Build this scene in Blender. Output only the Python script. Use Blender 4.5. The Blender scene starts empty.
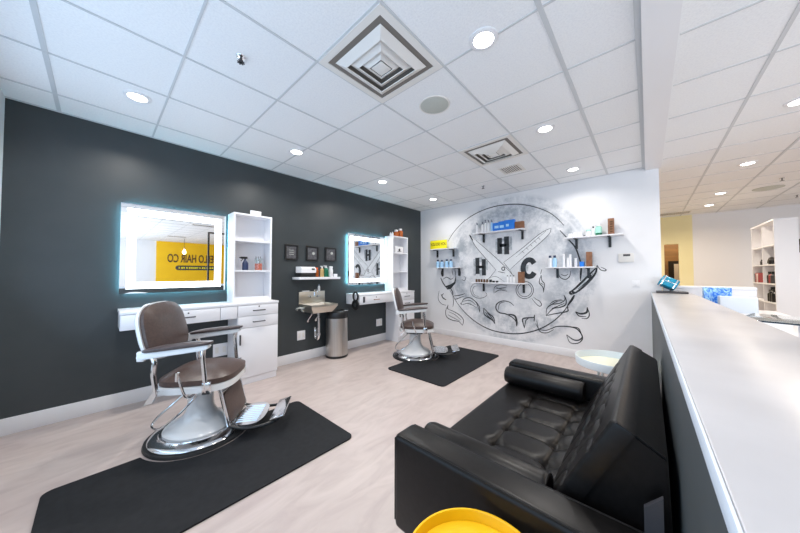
import bpy, bmesh, math, random
from mathutils import Vector, Matrix
random.seed(7)
C = bpy.context.scene.collection
PI = math.pi
# ------------------------------------------------------------------ frame
FOC, YAW, PITCH, ROLL = 273.146, .7362446, .0266191, -.0014292
W, F, CZ = 3.8167, 4.9148, 1.2814          # dark wall y, mural wall x, eye height
HZ = 2.7123                                 # ceiling
cy_, sy_, cp_, sp_ = math.cos(YAW), math.sin(YAW), math.cos(PITCH), math.sin(PITCH)
fw = Vector((cy_*cp_, sy_*cp_, sp_)); rt = Vector((sy_, -cy_, 0)); up = rt.cross(fw)
c_, s_ = math.cos(ROLL), math.sin(ROLL)
rt, up = rt*c_+up*s_, up*c_-rt*s_
def on_far(px, py, x=F):                    # point of the mural wall seen at a pixel
    d = rt*((px-400)/FOC)-up*((py-266.5)/FOC)+fw
    t = x/d.x
    return Vector((x, d.y*t, CZ+d.z*t))
# ------------------------------------------------------------------ materials
MATS = {}
def mat(name, col, rough=.5, metal=0., emit=None, es=0., spec=None, alpha=None, trans=0., coat=0.):
    if name in MATS: return MATS[name]
    m = bpy.data.materials.new(name); m.use_nodes = True
    b = m.node_tree.nodes['Principled BSDF']
    b.inputs['Base Color'].default_value = (*col, 1)
    b.inputs['Roughness'].default_value = rough
    b.inputs['Metallic'].default_value = metal
    if spec is not None: b.inputs['Specular IOR Level'].default_value = spec
    if emit: b.inputs['Emission Color'].default_value = (*emit, 1); b.inputs['Emission Strength'].default_value = es
    if trans: b.inputs['Transmission Weight'].default_value = trans
    if coat: b.inputs['Coat Weight'].default_value = coat; b.inputs['Coat Roughness'].default_value = .1
    MATS[name] = m
    return m
def noisy(name, c1, c2, scale=(8,8,8), rough=.5, bump=0., detail=4, lo=.35, hi=.65, spec=None, bdist=.002, coat=0.):
    m = mat(name, c1, rough, spec=spec, coat=coat); nt = m.node_tree; N = nt.nodes; L = nt.links
    b = N['Principled BSDF']
    tc = N.new('ShaderNodeTexCoord'); mp = N.new('ShaderNodeMapping'); mp.inputs['Scale'].default_value = scale
    L.new(tc.outputs['Object'], mp.inputs['Vector'])
    no = N.new('ShaderNodeTexNoise'); no.inputs['Scale'].default_value = 1; no.inputs['Detail'].default_value = detail
    L.new(mp.outputs['Vector'], no.inputs['Vector'])
    r = N.new('ShaderNodeValToRGB'); r.color_ramp.elements[0].position = lo; r.color_ramp.elements[1].position = hi
    r.color_ramp.elements[0].color = (*c1,1); r.color_ramp.elements[1].color = (*c2,1)
    L.new(no.outputs['Fac'], r.inputs['Fac']); L.new(r.outputs['Color'], b.inputs['Base Color'])
    if bump:
        bp = N.new('ShaderNodeBump'); bp.inputs['Strength'].default_value = bump; bp.inputs['Distance'].default_value = bdist
        L.new(no.outputs['Fac'], bp.inputs['Height']); L.new(bp.outputs['Normal'], b.inputs['Normal'])
    return m
M_white   = mat('white_paint', (.80,.80,.82), .5)
M_farwall = noisy('white_wall', (.79,.79,.81), (.82,.82,.84), (3,3,3), .55)
M_dark    = noisy('charcoal_wall', (.036,.045,.050), (.042,.051,.056), (4,4,4), .42, bump=.06)
M_grey    = noisy('counter_grey', (.052,.064,.072), (.06,.072,.08), (4,4,4), .5)
M_yellow  = noisy('yellow_wall', (.90,.53,.003), (.93,.56,.004), (3,3,3), .55)
M_cream   = noisy('cream_yellow_wall', (.82,.74,.42), (.85,.77,.46), (2,2,2), .6)
M_floor   = None
M_tile    = noisy('ceiling_tile', (.82,.83,.85), (.88,.89,.90), (90,90,90), .9, bump=.5, lo=.3, hi=.6)
M_bar     = mat('ceiling_bar', (.59,.61,.63), .5)
M_lam     = mat('white_laminate', (.82,.82,.85), .3)
M_counter = noisy('white_solid_surface', (.47,.46,.475), (.51,.50,.515), (5,5,5), .3)
M_edge    = mat('counter_edge', (.66,.72,.80), .35)
M_leather = noisy('brown_leather', (.062,.039,.033), (.085,.053,.044), (60,60,60), .36, bump=.25, bdist=.0008)
M_padtop  = noisy('arm_leather', (.06,.045,.045), (.08,.06,.06), (60,60,60), .3, bump=.2, bdist=.0008)
M_black   = noisy('black_leather', (.004,.0035,.0035), (.007,.006,.006), (45,45,45), .36, bump=.3, bdist=.001, spec=.25)
M_enamel  = mat('white_enamel', (.78,.79,.80), .15, coat=.6)
M_chrome  = mat('chrome', (.78,.79,.81), .12, 1.)
M_steel   = noisy('brushed_steel', (.52,.50,.48), (.60,.58,.55), (200,200,2), .3); M_steel.node_tree.nodes['Principled BSDF'].inputs['Metallic'].default_value = 1
M_basin   = mat('sink_steel', (.74,.70,.62), .34, 1.)
M_rubber  = mat('black_rubber', (.016,.017,.019), .55)
M_mat     = noisy('rubber_mat', (.009,.010,.012), (.013,.014,.017), (25,25,25), .6, bump=.15, spec=.25)
M_bplast  = mat('black_plastic', (.012,.012,.013), .35)
M_mirror  = mat('mirror_glass', (.93,.95,.96), .015, 1.)
M_led     = mat('led_band', (.9,.95,1), .5, emit=(.84,.94,1), es=5)
M_halo    = mat('led_halo', (.8,.95,1), .5, emit=(.28,.80,1), es=45)
M_lens    = mat('lamp_lens', (1,1,1), .5, emit=(1,.97,.93), es=14)
M_bulb    = mat('warm_bulb', (1,.8,.5), .5, emit=(1,.62,.28), es=14)
M_gold    = mat('yellow_lacquer', (.90,.50,.004), .32, coat=.2)
M_creamt  = mat('cream_lacquer', (.86,.85,.68), .35)
M_whitet  = mat('white_lacquer', (.72,.80,.86), .35)
M_ink     = noisy('black_wall_paint', (.012,.015,.02), (.035,.042,.05), (14,14,14), .6)
M_inkg    = noisy('grey_wall_paint', (.30,.33,.36), (.56,.59,.62), (16,16,16), .7)
M_chalk   = noisy('pale_wall_paint', (.74,.75,.77), (.80,.81,.83), (9,9,9), .6)
M_blue    = mat('blue_print', (.015,.20,.72), .4)
M_lblue   = mat('pale_blue_plastic', (.42,.68,.92), .3)
M_navy    = mat('navy_plastic', (.012,.025,.08), .35)
M_kraft   = noisy('brown_box', (.20,.085,.04), (.27,.12,.06), (20,20,20), .6)
M_wbott   = mat('white_plastic', (.82,.82,.84), .3)
M_green   = mat('green_plastic', (.012,.14,.07), .2)
M_mint    = mat('mint_plastic', (.42,.78,.66), .25)
M_amber   = mat('amber_plastic', (.42,.10,.015), .2)
M_orange  = mat('orange_liquid', (.85,.13,.02), .2)
M_tan     = mat('tan_plastic', (.55,.38,.16), .3)
M_yprint  = mat('yellow_card', (.92,.82,.012), .5)
M_brownp  = mat('brown_print', (.10,.045,.015), .6)
M_teal    = mat('teal_plastic', (.01,.26,.42), .2)
M_slate   = mat('slate_plastic', (.052,.05,.056), .45)
M_glass   = mat('clear_glass', (.9,.97,.98), .03, trans=.9)
M_glasse  = mat('dark_glass_edge', (.02,.04,.06), .15)
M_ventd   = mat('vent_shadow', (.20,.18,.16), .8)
M_ventw   = mat('vent_white', (.78,.76,.73), .5)
M_speak   = noisy('speaker_grille', (.46,.48,.44), (.54,.56,.52), (300,300,300), .7)
M_wood    = noisy('brown_wood', (.20,.11,.045), (.27,.15,.06), (2,2,12), .5)
M_night   = mat('dark_room', (.012,.008,.006), .7)
M_red     = mat('dull_red_plastic', (.35,.06,.06), .4)
M_photo   = noisy('framed_print', (.055,.055,.065), (.12,.12,.13), (30,30,30), .6)
M_copper  = mat('copper_pull', (.55,.32,.25), .3, 1.)
M_window  = mat('window_frame_metal', (.05,.05,.055), .4)

def floor_mat():
    m = mat('vinyl_floor', (.6,.52,.48), .38); nt = m.node_tree; N = nt.nodes; L = nt.links; b = N['Principled BSDF']
    tc = N.new('ShaderNodeTexCoord')
    def ns(sc, det, dist=0):
        mp = N.new('ShaderNodeMapping'); mp.inputs['Scale'].default_value = sc; L.new(tc.outputs['Object'], mp.inputs['Vector'])
        n = N.new('ShaderNodeTexNoise'); n.inputs['Scale'].default_value = 1; n.inputs['Detail'].default_value = det; n.inputs['Distortion'].default_value = dist
        L.new(mp.outputs['Vector'], n.inputs['Vector']); return n
    a = ns((3.2, 9, 1), 7, 1.2); d = ns((1.3, 2.2, 1), 3)
    r = N.new('ShaderNodeValToRGB'); e = r.color_ramp.elements
    e[0].position = .30; e[0].color = (.47,.395,.375,1); e[1].position = .70; e[1].color = (.58,.50,.47,1)
    k = r.color_ramp.elements.new(.5); k.color = (.53,.455,.425,1)
    L.new(a.outputs['Fac'], r.inputs['Fac'])
    r2 = N.new('ShaderNodeValToRGB'); r2.color_ramp.elements[0].position = .35; r2.color_ramp.elements[1].position = .7
    r2.color_ramp.elements[0].color = (.93,.91,.92,1); r2.color_ramp.elements[1].color = (1,1,1,1)
    L.new(d.outputs['Fac'], r2.inputs['Fac'])
    mx = N.new('ShaderNodeMix'); mx.data_type = 'RGBA'; mx.blend_type = 'MULTIPLY'; mx.inputs['Factor'].default_value = 1
    L.new(r.outputs['Color'], mx.inputs['A']); L.new(r2.outputs['Color'], mx.inputs['B']); L.new(mx.outputs['Result'], b.inputs['Base Color'])
    return m
M_floor = floor_mat()

def wash_mat():   # watered-down grey paint fading into the white wall, in the disc's own coordinates
    m = mat('grey_wash', (.7,.7,.7), .6); nt = m.node_tree; N = nt.nodes; L = nt.links; b = N['Principled BSDF']
    tc = N.new('ShaderNodeTexCoord')
    n = N.new('ShaderNodeTexNoise'); n.inputs['Scale'].default_value = 3.4; n.inputs['Detail'].default_value = 7; n.inputs['Roughness'].default_value = .72
    L.new(tc.outputs['Object'], n.inputs['Vector'])
    ln = N.new('ShaderNodeVectorMath'); ln.operation = 'LENGTH'; L.new(tc.outputs['Object'], ln.inputs[0])
    rr = N.new('ShaderNodeValToRGB'); e = rr.color_ramp.elements
    e[0].position = .15; e[0].color = (.28,)*3+(1,); e[1].position = .985; e[1].color = (0,0,0,1)
    for p, v in ((.5,.42),(.74,.9),(.84,.8),(.868,.25),(.885,.55),(.93,.62),(.955,.25)):
        k = rr.color_ramp.elements.new(p); k.color = (v,v,v,1)
    dv = N.new('ShaderNodeMath'); dv.operation = 'DIVIDE'; dv.inputs[1].default_value = 1.36; L.new(ln.outputs['Value'], dv.inputs[0]); L.new(dv.outputs[0], rr.inputs['Fac'])
    nr = N.new('ShaderNodeValToRGB'); nr.color_ramp.elements[0].position = .40; nr.color_ramp.elements[1].position = .60
    L.new(n.outputs['Fac'], nr.inputs['Fac'])
    mu = N.new('ShaderNodeMath'); mu.operation = 'MULTIPLY'; L.new(rr.outputs['Color'], mu.inputs[0]); L.new(nr.outputs['Color'], mu.inputs[1])
    mx = N.new('ShaderNodeMix'); mx.data_type = 'RGBA'; L.new(mu.outputs[0], mx.inputs['Factor'])
    mx.inputs['A'].default_value = (.80,.80,.82,1); mx.inputs['B'].default_value = (.31,.35,.40,1)
    L.new(mx.outputs['Result'], b.inputs['Base Color'])
    return m
M_wash = wash_mat()
def swirl_mat():
    m = mat('blue_swirl_print', (.02,.25,.8), .35); nt = m.node_tree; N = nt.nodes; L = nt.links; b = N['Principled BSDF']
    tc = N.new('ShaderNodeTexCoord'); n = N.new('ShaderNodeTexNoise'); n.inputs['Scale'].default_value = 13; n.inputs['Detail'].default_value = 1; n.inputs['Distortion'].default_value = 3
    L.new(tc.outputs['Object'], n.inputs['Vector'])
    r = N.new('ShaderNodeValToRGB'); e = r.color_ramp.elements; e[0].position = .4; e[0].color = (.01,.16,.72,1); e[1].position = .66; e[1].color = (.45,.75,.95,1)
    L.new(n.outputs['Fac'], r.inputs['Fac']); L.new(r.outputs['Color'], b.inputs['Base Color']); return m
M_swirl = swirl_mat()

# ------------------------------------------------------------------ mesh helpers
def box(bm, x0, y0, z0, x1, y1, z1, r=0, seg=2):
    t = bmesh.new(); bmesh.ops.create_cube(t, size=1)
    for v in t.verts: v.co = Vector(((x0+x1)/2+v.co.x*(x1-x0), (y0+y1)/2+v.co.y*(y1-y0), (z0+z1)/2+v.co.z*(z1-z0)))
    if r: bmesh.ops.bevel(t, geom=t.edges[:], offset=r, segments=seg, profile=.5, affect='EDGES')
    merge(bm, t)
def merge(bm, t, mtx=None):
    vs = {v: bm.verts.new(mtx @ v.co if mtx else v.co) for v in t.verts}
    for f in t.faces:
        try: bm.faces.new([vs[v] for v in f.verts])
        except ValueError: pass
    t.free()
def poly(bm, pts, h):                                   # prism: polygon pts (3d) swept by vector h
    h = Vector(h); a = [bm.verts.new(p) for p in pts]; b = [bm.verts.new(Vector(p)+h) for p in pts]
    n = len(pts); bm.faces.new(a[::-1]); bm.faces.new(b)
    for i in range(n): bm.faces.new((a[i], a[(i+1)%n], b[(i+1)%n], b[i]))
def lathe(bm, prof, o=(0,0,0), n=32, ax='z', sx=1, sy=1, cap=True):   # prof: (r, h); r=0 ends make poles
    o = Vector(o); rings = []
    def P(x, y, h): return o+(Vector((x,y,h)) if ax=='z' else Vector((h,x,y)) if ax=='x' else Vector((x,h,y)))
    for r, h in prof:
        if r < 1e-6: rings.append([bm.verts.new(P(0,0,h))])
        else: rings.append([bm.verts.new(P(r*sx*math.cos(2*PI*i/n), r*sy*math.sin(2*PI*i/n), h)) for i in range(n)])
    for A, B in zip(rings, rings[1:]):
        if len(A)==1 and len(B)==1: continue
        for i in range(n):
            j = (i+1)%n
            if len(A)==1: bm.faces.new((A[0], B[j], B[i]))
            elif len(B)==1: bm.faces.new((A[i], A[j], B[0]))
            else: bm.faces.new((A[i], A[j], B[j], B[i]))
    for R, s in ((rings[0],1),(rings[-1],-1)):
        if len(R)>1 and cap: bm.faces.new(R[::-1] if s==1 else R)
def smooth_path(pts, k=8, closed=False):
    P = [Vector(p) for p in pts]; n = len(P); out = []
    if n < 3: return P
    rng = range(n) if closed else range(n-1)
    for i in rng:
        p0 = P[(i-1)%n] if closed or i>0 else P[0]; p1 = P[i]; p2 = P[(i+1)%n]; p3 = P[(i+2)%n] if closed or i+2<n else P[-1]
        for j in range(k):
            t = j/k
            out.append(.5*((2*p1)+(p2-p0)*t+(2*p0-5*p1+4*p2-p3)*t*t+(3*p1-p0-3*p2+p3)*t**3))
    if not closed: out.append(P[-1])
    return out
def tube(bm, pts, r, n=10, sm=0, closed=False):
    P = smooth_path(pts, sm, closed) if sm else [Vector(p) for p in pts]
    m = len(P); rings = []; prev = None
    for i, p in enumerate(P):
        a = P[(i-1)%m] if closed or i>0 else p; b = P[(i+1)%m] if closed or i<m-1 else p
        t = (b-a).normalized()
        if prev is None:
            u = t.orthogonal().normalized()
        else:
            u = prev-t*prev.dot(t); u = u.normalized() if u.length>1e-6 else t.orthogonal().normalized()
        prev = u; w = t.cross(u); rr = r[i] if isinstance(r,(list,tuple)) else r
        rings.append([bm.verts.new(p+u*rr*math.cos(2*PI*k/n)+w*rr*math.sin(2*PI*k/n)) for k in range(n)])
    for i in range(m if closed else m-1):
        A, B = rings[i], rings[(i+1)%m]
        for k in range(n): bm.faces.new((A[k], A[(k+1)%n], B[(k+1)%n], B[k]))
    if not closed: bm.faces.new(rings[0][::-1]); bm.faces.new(rings[-1])
def sq_out(a, b, n=3.2, k=48, taper=0.):                # superellipse outline in 2d
    o = []
    for i in range(k):
        t = 2*PI*i/k; c, s = math.cos(t), math.sin(t)
        x = a*abs(c)**(2/n)*(1 if c>=0 else -1); y = b*abs(s)**(2/n)*(1 if s>=0 else -1)
        o.append((x*(1+taper*y/b), y))
    return o
def pillow(bm, out, o, ux, uy, T, edge=.35, pw=2.6, K=9, back=0.):   # domed pad over a 2d outline; flat back
    o, ux, uy = Vector(o), Vector(ux).normalized(), Vector(uy).normalized(); un = ux.cross(uy)
    n = len(out)
    base = [bm.verts.new(o+ux*x+uy*y) for x, y in out]
    if back:
        bb = [bm.verts.new(o+ux*x*.96+uy*y*.96-un*back) for x, y in out]; bm.faces.new(bb[::-1])
        for i in range(n): bm.faces.new((bb[i], bb[(i+1)%n], base[(i+1)%n], base[i]))
    else: bm.faces.new(base[::-1])
    prev = base
    for k in range(K):
        rho = math.cos(PI/2*k/K) if k else 1.0
        h = T*edge + T*(1-edge)*(1-rho**pw)
        ring = [bm.verts.new(o+ux*x*rho+uy*y*rho+un*h) for x, y in out]
        for i in range(n): bm.faces.new((prev[i], prev[(i+1)%n], ring[(i+1)%n], ring[i]))
        prev = ring
    c = bm.verts.new(o+un*T)
    for i in range(n): bm.faces.new((prev[i], prev[(i+1)%n], c))
def ribbon(bm, pts, w, n=None, taper=False):            # flat painted stroke; pts 3d, n the wall's normal
    P = pts; m = len(P); L, R = [], []
    for i, p in enumerate(P):
        t = (P[min(i+1,m-1)]-P[max(i-1,0)])
        if t.length < 1e-9: t = Vector((0,1,0))
        s = t.normalized().cross(n).normalized(); ww = w/2
        if taper: ww *= .45+.55*math.sin(PI*min(max(i/(m-1),.02),.98))
        L.append(bm.verts.new(p+s*ww)); R.append(bm.verts.new(p-s*ww))
    for i in range(m-1): bm.faces.new((L[i], R[i], R[i+1], L[i+1]))
def cushion(bm, o, ux, uy, L, D, T, seams_u, seams_v, btn, r=.03, NU=84, NV=44, sd=.011, bd=.02, bulge=.0):
    o, ux, uy = Vector(o), Vector(ux).normalized(), Vector(uy).normalized(); un = ux.cross(uy)
    def par(N): return [.5*(1-math.cos(PI*i/N))*.25+.75*i/N for i in range(N+1)]
    U = [u*L for u in par(NU)]; V = [v*D for v in par(NV)]
    def h(u, v):
        d = min(u, L-u, v, D-v); z = T
        if d < r: z -= r-math.sqrt(max(0, r*r-(r-d)**2))
        e = min(1, d/.05)
        for s in seams_u:
            if s[1] <= v <= s[2]: z -= sd*math.exp(-((u-s[0])/.010)**2)*e
        for s in seams_v:
            if s[1] <= u <= s[2]: z -= sd*1.2*math.exp(-((v-s[0])/.010)**2)*e
        for b in btn:
            q = ((u-b[0])**2+(v-b[1])**2)
            if q < .02: z -= bd*math.exp(-q/.0011)
        return z
    top = [[bm.verts.new(o+ux*u+uy*v+un*h(u,v)) for v in V] for u in U]
    for i in range(NU):
        for j in range(NV): bm.faces.new((top[i][j], top[i+1][j], top[i+1][j+1], top[i][j+1]))
    rim = [top[i][0] for i in range(NU+1)]+[top[NU][j] for j in range(1,NV+1)]+[top[i][NV] for i in range(NU-1,-1,-1)]+[top[0][j] for j in range(NV-1,0,-1)]
    bot = []
    for v in rim:
        p = v.co-o; bot.append(bm.verts.new(o+ux*p.dot(ux)+uy*p.dot(uy)))
    n = len(rim)
    for i in range(n): bm.faces.new((rim[i], bot[i], bot[(i+1)%n], rim[(i+1)%n]))
    bm.faces.new(bot)
    return h
def obj(name, bm, m, parent=None, ang=35, loc=None):
    bmesh.ops.recalc_face_normals(bm, faces=bm.faces[:])
    me = bpy.data.meshes.new(name); bm.to_mesh(me); bm.free()
    me.materials.append(m)
    for p in me.polygons: p.use_smooth = True
    me.set_sharp_from_angle(angle=math.radians(ang))
    o = bpy.data.objects.new(name, me); C.objects.link(o)
    if parent: o.parent = parent
    if loc is not None: o.location = loc
    return o
def tag(o, label, cat, group=None):
    o['label'] = label; o['category'] = cat
    if group: o['group'] = group
    return o
def thing(name, label, cat, loc=(0,0,0), rz=0, group=None):
    o = bpy.data.objects.new(name, None); C.objects.link(o); o.location = loc; o.rotation_euler = (0,0,rz)
    o.empty_display_size = .1
    return tag(o, label, cat, group)
def struct(name, bm, m, ang=35):
    o = obj(name, bm, m, ang=ang); o['kind'] = 'structure'; return o
def nb(): return bmesh.new()
def bx(*a, **k): b = bmesh.new(); box(b, *a, **k); return b
def lt(prof, *a, **k): b = bmesh.new(); lathe(b, prof, *a, **k); return b
def tb(pts, r, **k): b = bmesh.new(); tube(b, pts, r, **k); return b
def dup(root, loc, rz, label, group=None):
    r = root.copy(); C.objects.link(r); r.location = loc; r.rotation_euler = (0,0,rz); r['label'] = label
    for ch in list(root.children):
        c = ch.copy(); C.objects.link(c); c.parent = r
        for g in list(ch.children):
            d = g.copy(); C.objects.link(d); d.parent = c
    return r
def text_mesh(name, body, mtx, m, parent, size=1., sx=1., depth=.004, bold=0.):
    cu = bpy.data.curves.new(name, 'FONT'); cu.body = body; cu.size = size; cu.extrude = depth; cu.offset = bold
    cu.align_x = 'CENTER'; cu.align_y = 'CENTER'
    t = bpy.data.objects.new('tmp', cu); C.objects.link(t)
    bpy.context.view_layer.update()
    me = bpy.data.meshes.new_from_object(t.evaluated_get(bpy.context.evaluated_depsgraph_get()))
    bpy.data.objects.remove(t); me.materials.clear(); me.materials.append(m)
    me.transform(mtx @ Matrix.Diagonal((sx,1,1,1)))
    me.name = name
    o = bpy.data.objects.new(name, me); C.objects.link(o); o.parent = parent
    return o
# ------------------------------------------------------------------ the setting
XN, XB, YR = -.533, 9.72, -8.1        # near wall, back wall, yellow wall
struct('floor', bx(XN-.1, YR-.1, -.1, XB+1.6, W+.1, 0), M_floor)
struct('ceiling', bx(XN-.1, YR-.1, HZ, XB+1.6, W+.1, HZ+.1), M_tile)
T2 = .6096; u0, v0 = .9609, .4018
b = nb()                              # grid of the chair area
for k in range(-2, 8):
    x = u0+T2*k; q = .013 if k == -2 else .007
    if XN < x < F: box(b, x-q, .02, HZ-.004, x+q, W, HZ+.001)
for k in range(0, 6):
    y = v0+T2*k; q = .013 if k == 0 else .007; box(b, XN, y-q, HZ-.005, F, y+q, HZ+.001)
box(b, XN, W-.02, HZ-.006, F, W, HZ+.001); box(b, F-.02, .02, HZ-.006, F, W, HZ+.001)
box(b, XN, .0, HZ-.012, F, .03, HZ+.001)
g = struct('trim_1', b, M_bar)
b = nb()                              # grid of the reception area
for k in range(-4, 13):
    x = 2.31+.603*k
    if XN < x < XB: box(b, x-.007, YR, HZ-.004, x+.007, -.17, HZ+.001)
for k in range(0, 13):
    y = -.63-.588*k; box(b, XN, y-.011, HZ-.005, XB, y+.011, HZ+.001)
struct('trim_2', b, M_bar)
struct('trim_3', bx(XN, -.158, HZ-.05, F+.0, .0, HZ+.02), M_white)    # white header over the counter
struct('wall_left', bx(XN-.1, W, 0, XB+.1, W+.12, HZ+.05), M_dark)
struct('wall_far', bx(F, -.135, 0, F+.14, W+.05, HZ+.05), M_farwall)
# near wall: white strip beside the dark wall, shop window further right
b = nb()
box(b, XN-.12, -1.6, 0, XN, -.2, HZ+.05); box(b, XN-.12, 3.3, 0, XN, W+.05, HZ+.05); box(b, XN-.12, -.2, 0, XN, 3.3, .35); box(b, XN-.12, -.2, 2.5, XN, 3.3, HZ+.05)
box(b, XN-.12, YR-.1, 0, XN, -7.4, HZ+.05)
box(b, XN-.12, -7.4, 0, XN, -1.6, .35); box(b, XN-.12, -7.4, 2.5, XN, -1.6, HZ+.05)
struct('wall_near', b, M_white)
b = nb()
for y in (-1.6, -3.05, -4.5, -5.95, -7.4): box(b, XN-.09, y-.025, .35, XN-.03, y+.025, 2.5)
box(b, XN-.09, -7.4, .35, XN-.03, -1.6, .4); box(b, XN-.09, -7.4, 2.45, XN-.03, -1.6, 2.5)
struct('window_1', b, M_window)
b = nb()
for y in (-.2, .97, 2.13, 3.3): box(b, XN-.09, y-.025, .35, XN-.03, y+.025, 2.5)
box(b, XN-.09, -.2, .35, XN-.03, 3.3, .4); box(b, XN-.09, -.2, 2.45, XN-.03, 3.3, 2.5)
struct('window_2', b, M_window)
struct('wall_right', bx(XN-.1, YR-.12, 0, XB+.1, YR, HZ+.05), M_white)
struct('wall_yellow', bx(1.65, YR, 0, 6.4, YR+.03, HZ), M_yellow)
# back wall with a dark doorway in its cream part
b = nb()
box(b, XB, -.83, 0, XB+.12, W+.05, HZ+.05); 
bm2 = nb()
box(bm2, XB, YR-.05, 0, XB+.12, -.83, HZ+.05); struct('wall_back', bm2, M_white)
b.free(); b = nb()
box(b, XB, -.83, 0, XB+.12, -.585, HZ+.05); box(b, XB, -.325, 0, XB+.12, W+.05, HZ+.05); box(b, XB, -.585, 2.02, XB+.12, -.325, HZ+.05)
struct('wall_corridor', b, M_cream)
b = nb()
box(b, XB+.12, -1.2, 0, XB+.16, -.70, 2.6); box(b, XB+1.4, -1.2, 0, XB+1.45, .3, 2.6); box(b, XB+.12, .1, 0, XB+1.45, .15, 2.6); box(b, XB+.12, -1.25, 0, XB+1.45, -1.2, 2.6); box(b, XB+.12, -1.25, 2.6, XB+1.45, .15, 2.65)
struct('wall_room', b, M_wood)
L = bpy.data.lights.new('room_fill','AREA'); L.shape='DISK'; L.size=.25; L.energy=26; L.color=(1,.8,.55)  # unseen fill lamp without fixture, added to brighten the room behind the doorway
lo = bpy.data.objects.new('room_fill', L); C.objects.link(lo); lo.location = (XB+.7,-.55,2.55)
d = struct('door_1', bx(XB+.9, -.68, 0, XB+.95, -.43, 1.62), M_night); struct('trim_4', bx(XB+.88, -.64, 0, XB+.899, -.54, 1.54), M_ventw)
# baseboards
b = nb(); box(b, XN, W-.014, 0, F, W, .135, r=.004); struct('baseboard_left', b, M_white)
b = nb(); box(b, F-.014, -.13, 0, F, W-.014, .115, r=.004); struct('baseboard_far', b, M_white)

# ------------------------------------------------------------------ ceiling things
LIGHTS = []
def downlight(x, y, label, power=15, col=(1,.95,.89)):
    t = thing('recessed_light', label, 'ceiling light', (x,y,HZ), 0, 'recessed ceiling lights')
    obj('trim_ring', lt([(.060,0),(.085,0),(.085,-.006),(.077,-.010),(.060,-.010),(.060,0)], n=32, cap=False), M_white, t)
    obj('lens', lt([(0,-.004),(.059,-.004),(.059,-.002),(0,-.002)], n=32), M_lens, t)
    L = bpy.data.lights.new('downlight_glow', 'AREA'); L.shape = 'DISK'; L.size = .11; L.energy = power; L.color = col; L.spread = math.radians(150)
    lo = bpy.data.objects.new('downlight_glow', L); C.objects.link(lo); lo.location = (0,0,-.013); lo.parent = t
    return t
downlight(.185, 3.02, 'recessed ceiling light nearest the left end of the dark wall, first of its row')
downlight(1.53, 3.02, 'recessed ceiling light above the left shelf tower, second of the dark wall row')
downlight(2.93, 3.02, 'recessed ceiling light over the second barber chair, third of the dark wall row')
downlight(4.28, 3.02, 'recessed ceiling light in the corner where dark wall meets mural wall', 9)
downlight(1.55, .715, 'large bright recessed ceiling light right of the big square air diffuser')
downlight(2.93, .722, 'recessed ceiling light between second air diffuser and white header, middle of its row')
downlight(4.34, .73, 'recessed ceiling light nearest the mural, above the round painting', 9)
downlight(.18, .72, 'unseen ceiling light above the sofa end, added for lighting')  # continues the row out of view, added for its light
downlight(2.12, -.98, 'recessed ceiling light above the reception desk, out of the picture', 10, (1,.84,.66))
downlight(3.88, -.965, 'recessed ceiling light cut by the right edge of the picture', 16, (1,.86,.70))
downlight(5.64, -.99, 'recessed ceiling light over reception, nearest one wholly in view right of the header', 16, (1,.86,.70))
downlight(7.42, -.99, 'recessed ceiling light over reception, second from the cream wall', 16, (1,.86,.70))
downlight(8.56, -.98, 'recessed ceiling light over reception, closest to the cream wall', 16, (1,.86,.70))
downlight(6.6, 1.2, 'added fill light brightening the cream corridor, unseen behind the mural wall', 30, (1,.86,.66))  # unseen lamp added to brighten the cream wall
downlight(8.5, .6, 'added fill light before the dark doorway, unseen behind the mural wall', 30, (1,.86,.66))  # another added lamp, out of sight, for the cream wall by the doorway
for x, y in ((1.26,-4.74),(3.4,-4.74),(5.6,-4.74),(3.4,-2.9),(5.6,-2.9),(7.8,-3.4)):  # mostly lamps added to illuminate the hidden reception side
    downlight(x, y, 'ceiling light deep in the reception side, one of a set mostly added to illuminate it', 8)
def diffuser(ix, iy, label):
    x0, y0 = u0+T2*ix, v0+T2*iy
    t = thing('air_diffuser', label, 'air vent', (x0+T2/2, y0+T2/2, HZ), 0)
    def ring(a, ain, z0, z1, th=.004):      # a tilted square louvre: outer half-size a at z0 -> inner half-size ain at z1
        b = nb(); A = []; 
        for (s, z) in ((a,z0),(ain,z1),(ain-.003,z1+th),(a-.003,z0+th)):
            A.append([b.verts.new((sx*s, sy*s, z)) for sx, sy in ((1,1),(-1,1),(-1,-1),(1,-1))])
        for k in range(4):
            B0, B1 = A[k], A[(k+1)%4]
            for i in range(4): b.faces.new((B0[i], B0[(i+1)%4], B1[(i+1)%4], B1[i]))
        return b
    h = T2/2
    obj('backing_plate', bx(-h+.03,-h+.03,-.004,h-.03,h-.03,-.001), M_ventd, t)
    b = nb()
    for s in (-1, 1):
        box(b, -h+.006, s*(h-.028)-.022, -.010, h-.006, s*(h-.028)+.022, -.001); box(b, s*(h-.028)-.022, -h+.05, -.010, s*(h-.028)+.022, h-.05, -.001)
    obj('frame', b, M_ventw, t)
    for a, ai in ((.218,.165),(.155,.108),(.098,.058)):
        obj('louvre', ring(a, ai, -.010, -.040), M_ventw, t, ang=20)
    b = nb(); box(b, -.048,-.048,-.040,.048,.048,-.032, r=.003); obj('centre_plate', b, M_ventw, t)
    return t
diffuser(0, 1, 'large square white air diffuser nearest the camera in the ceiling')
diffuser(3, 1, 'square white air diffuser further away, beside the small grille')
t = thing('ceiling_grille', 'small slotted grey grille in the ceiling beyond the second diffuser', 'air vent', (3.765,1.352,HZ))
b = nb()
for s in (-1,1): box(b, -.14, s*.13-.012, -.008, .14, s*.13+.012, -.001); box(b, s*.13-.012, -.118, -.008, s*.13+.012, .118, -.001)
obj('frame', b, M_ventw, t)
obj('backing_plate', bx(-.12,-.12,-.003,.12,.12,-.001), M_ventd, t)
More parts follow.
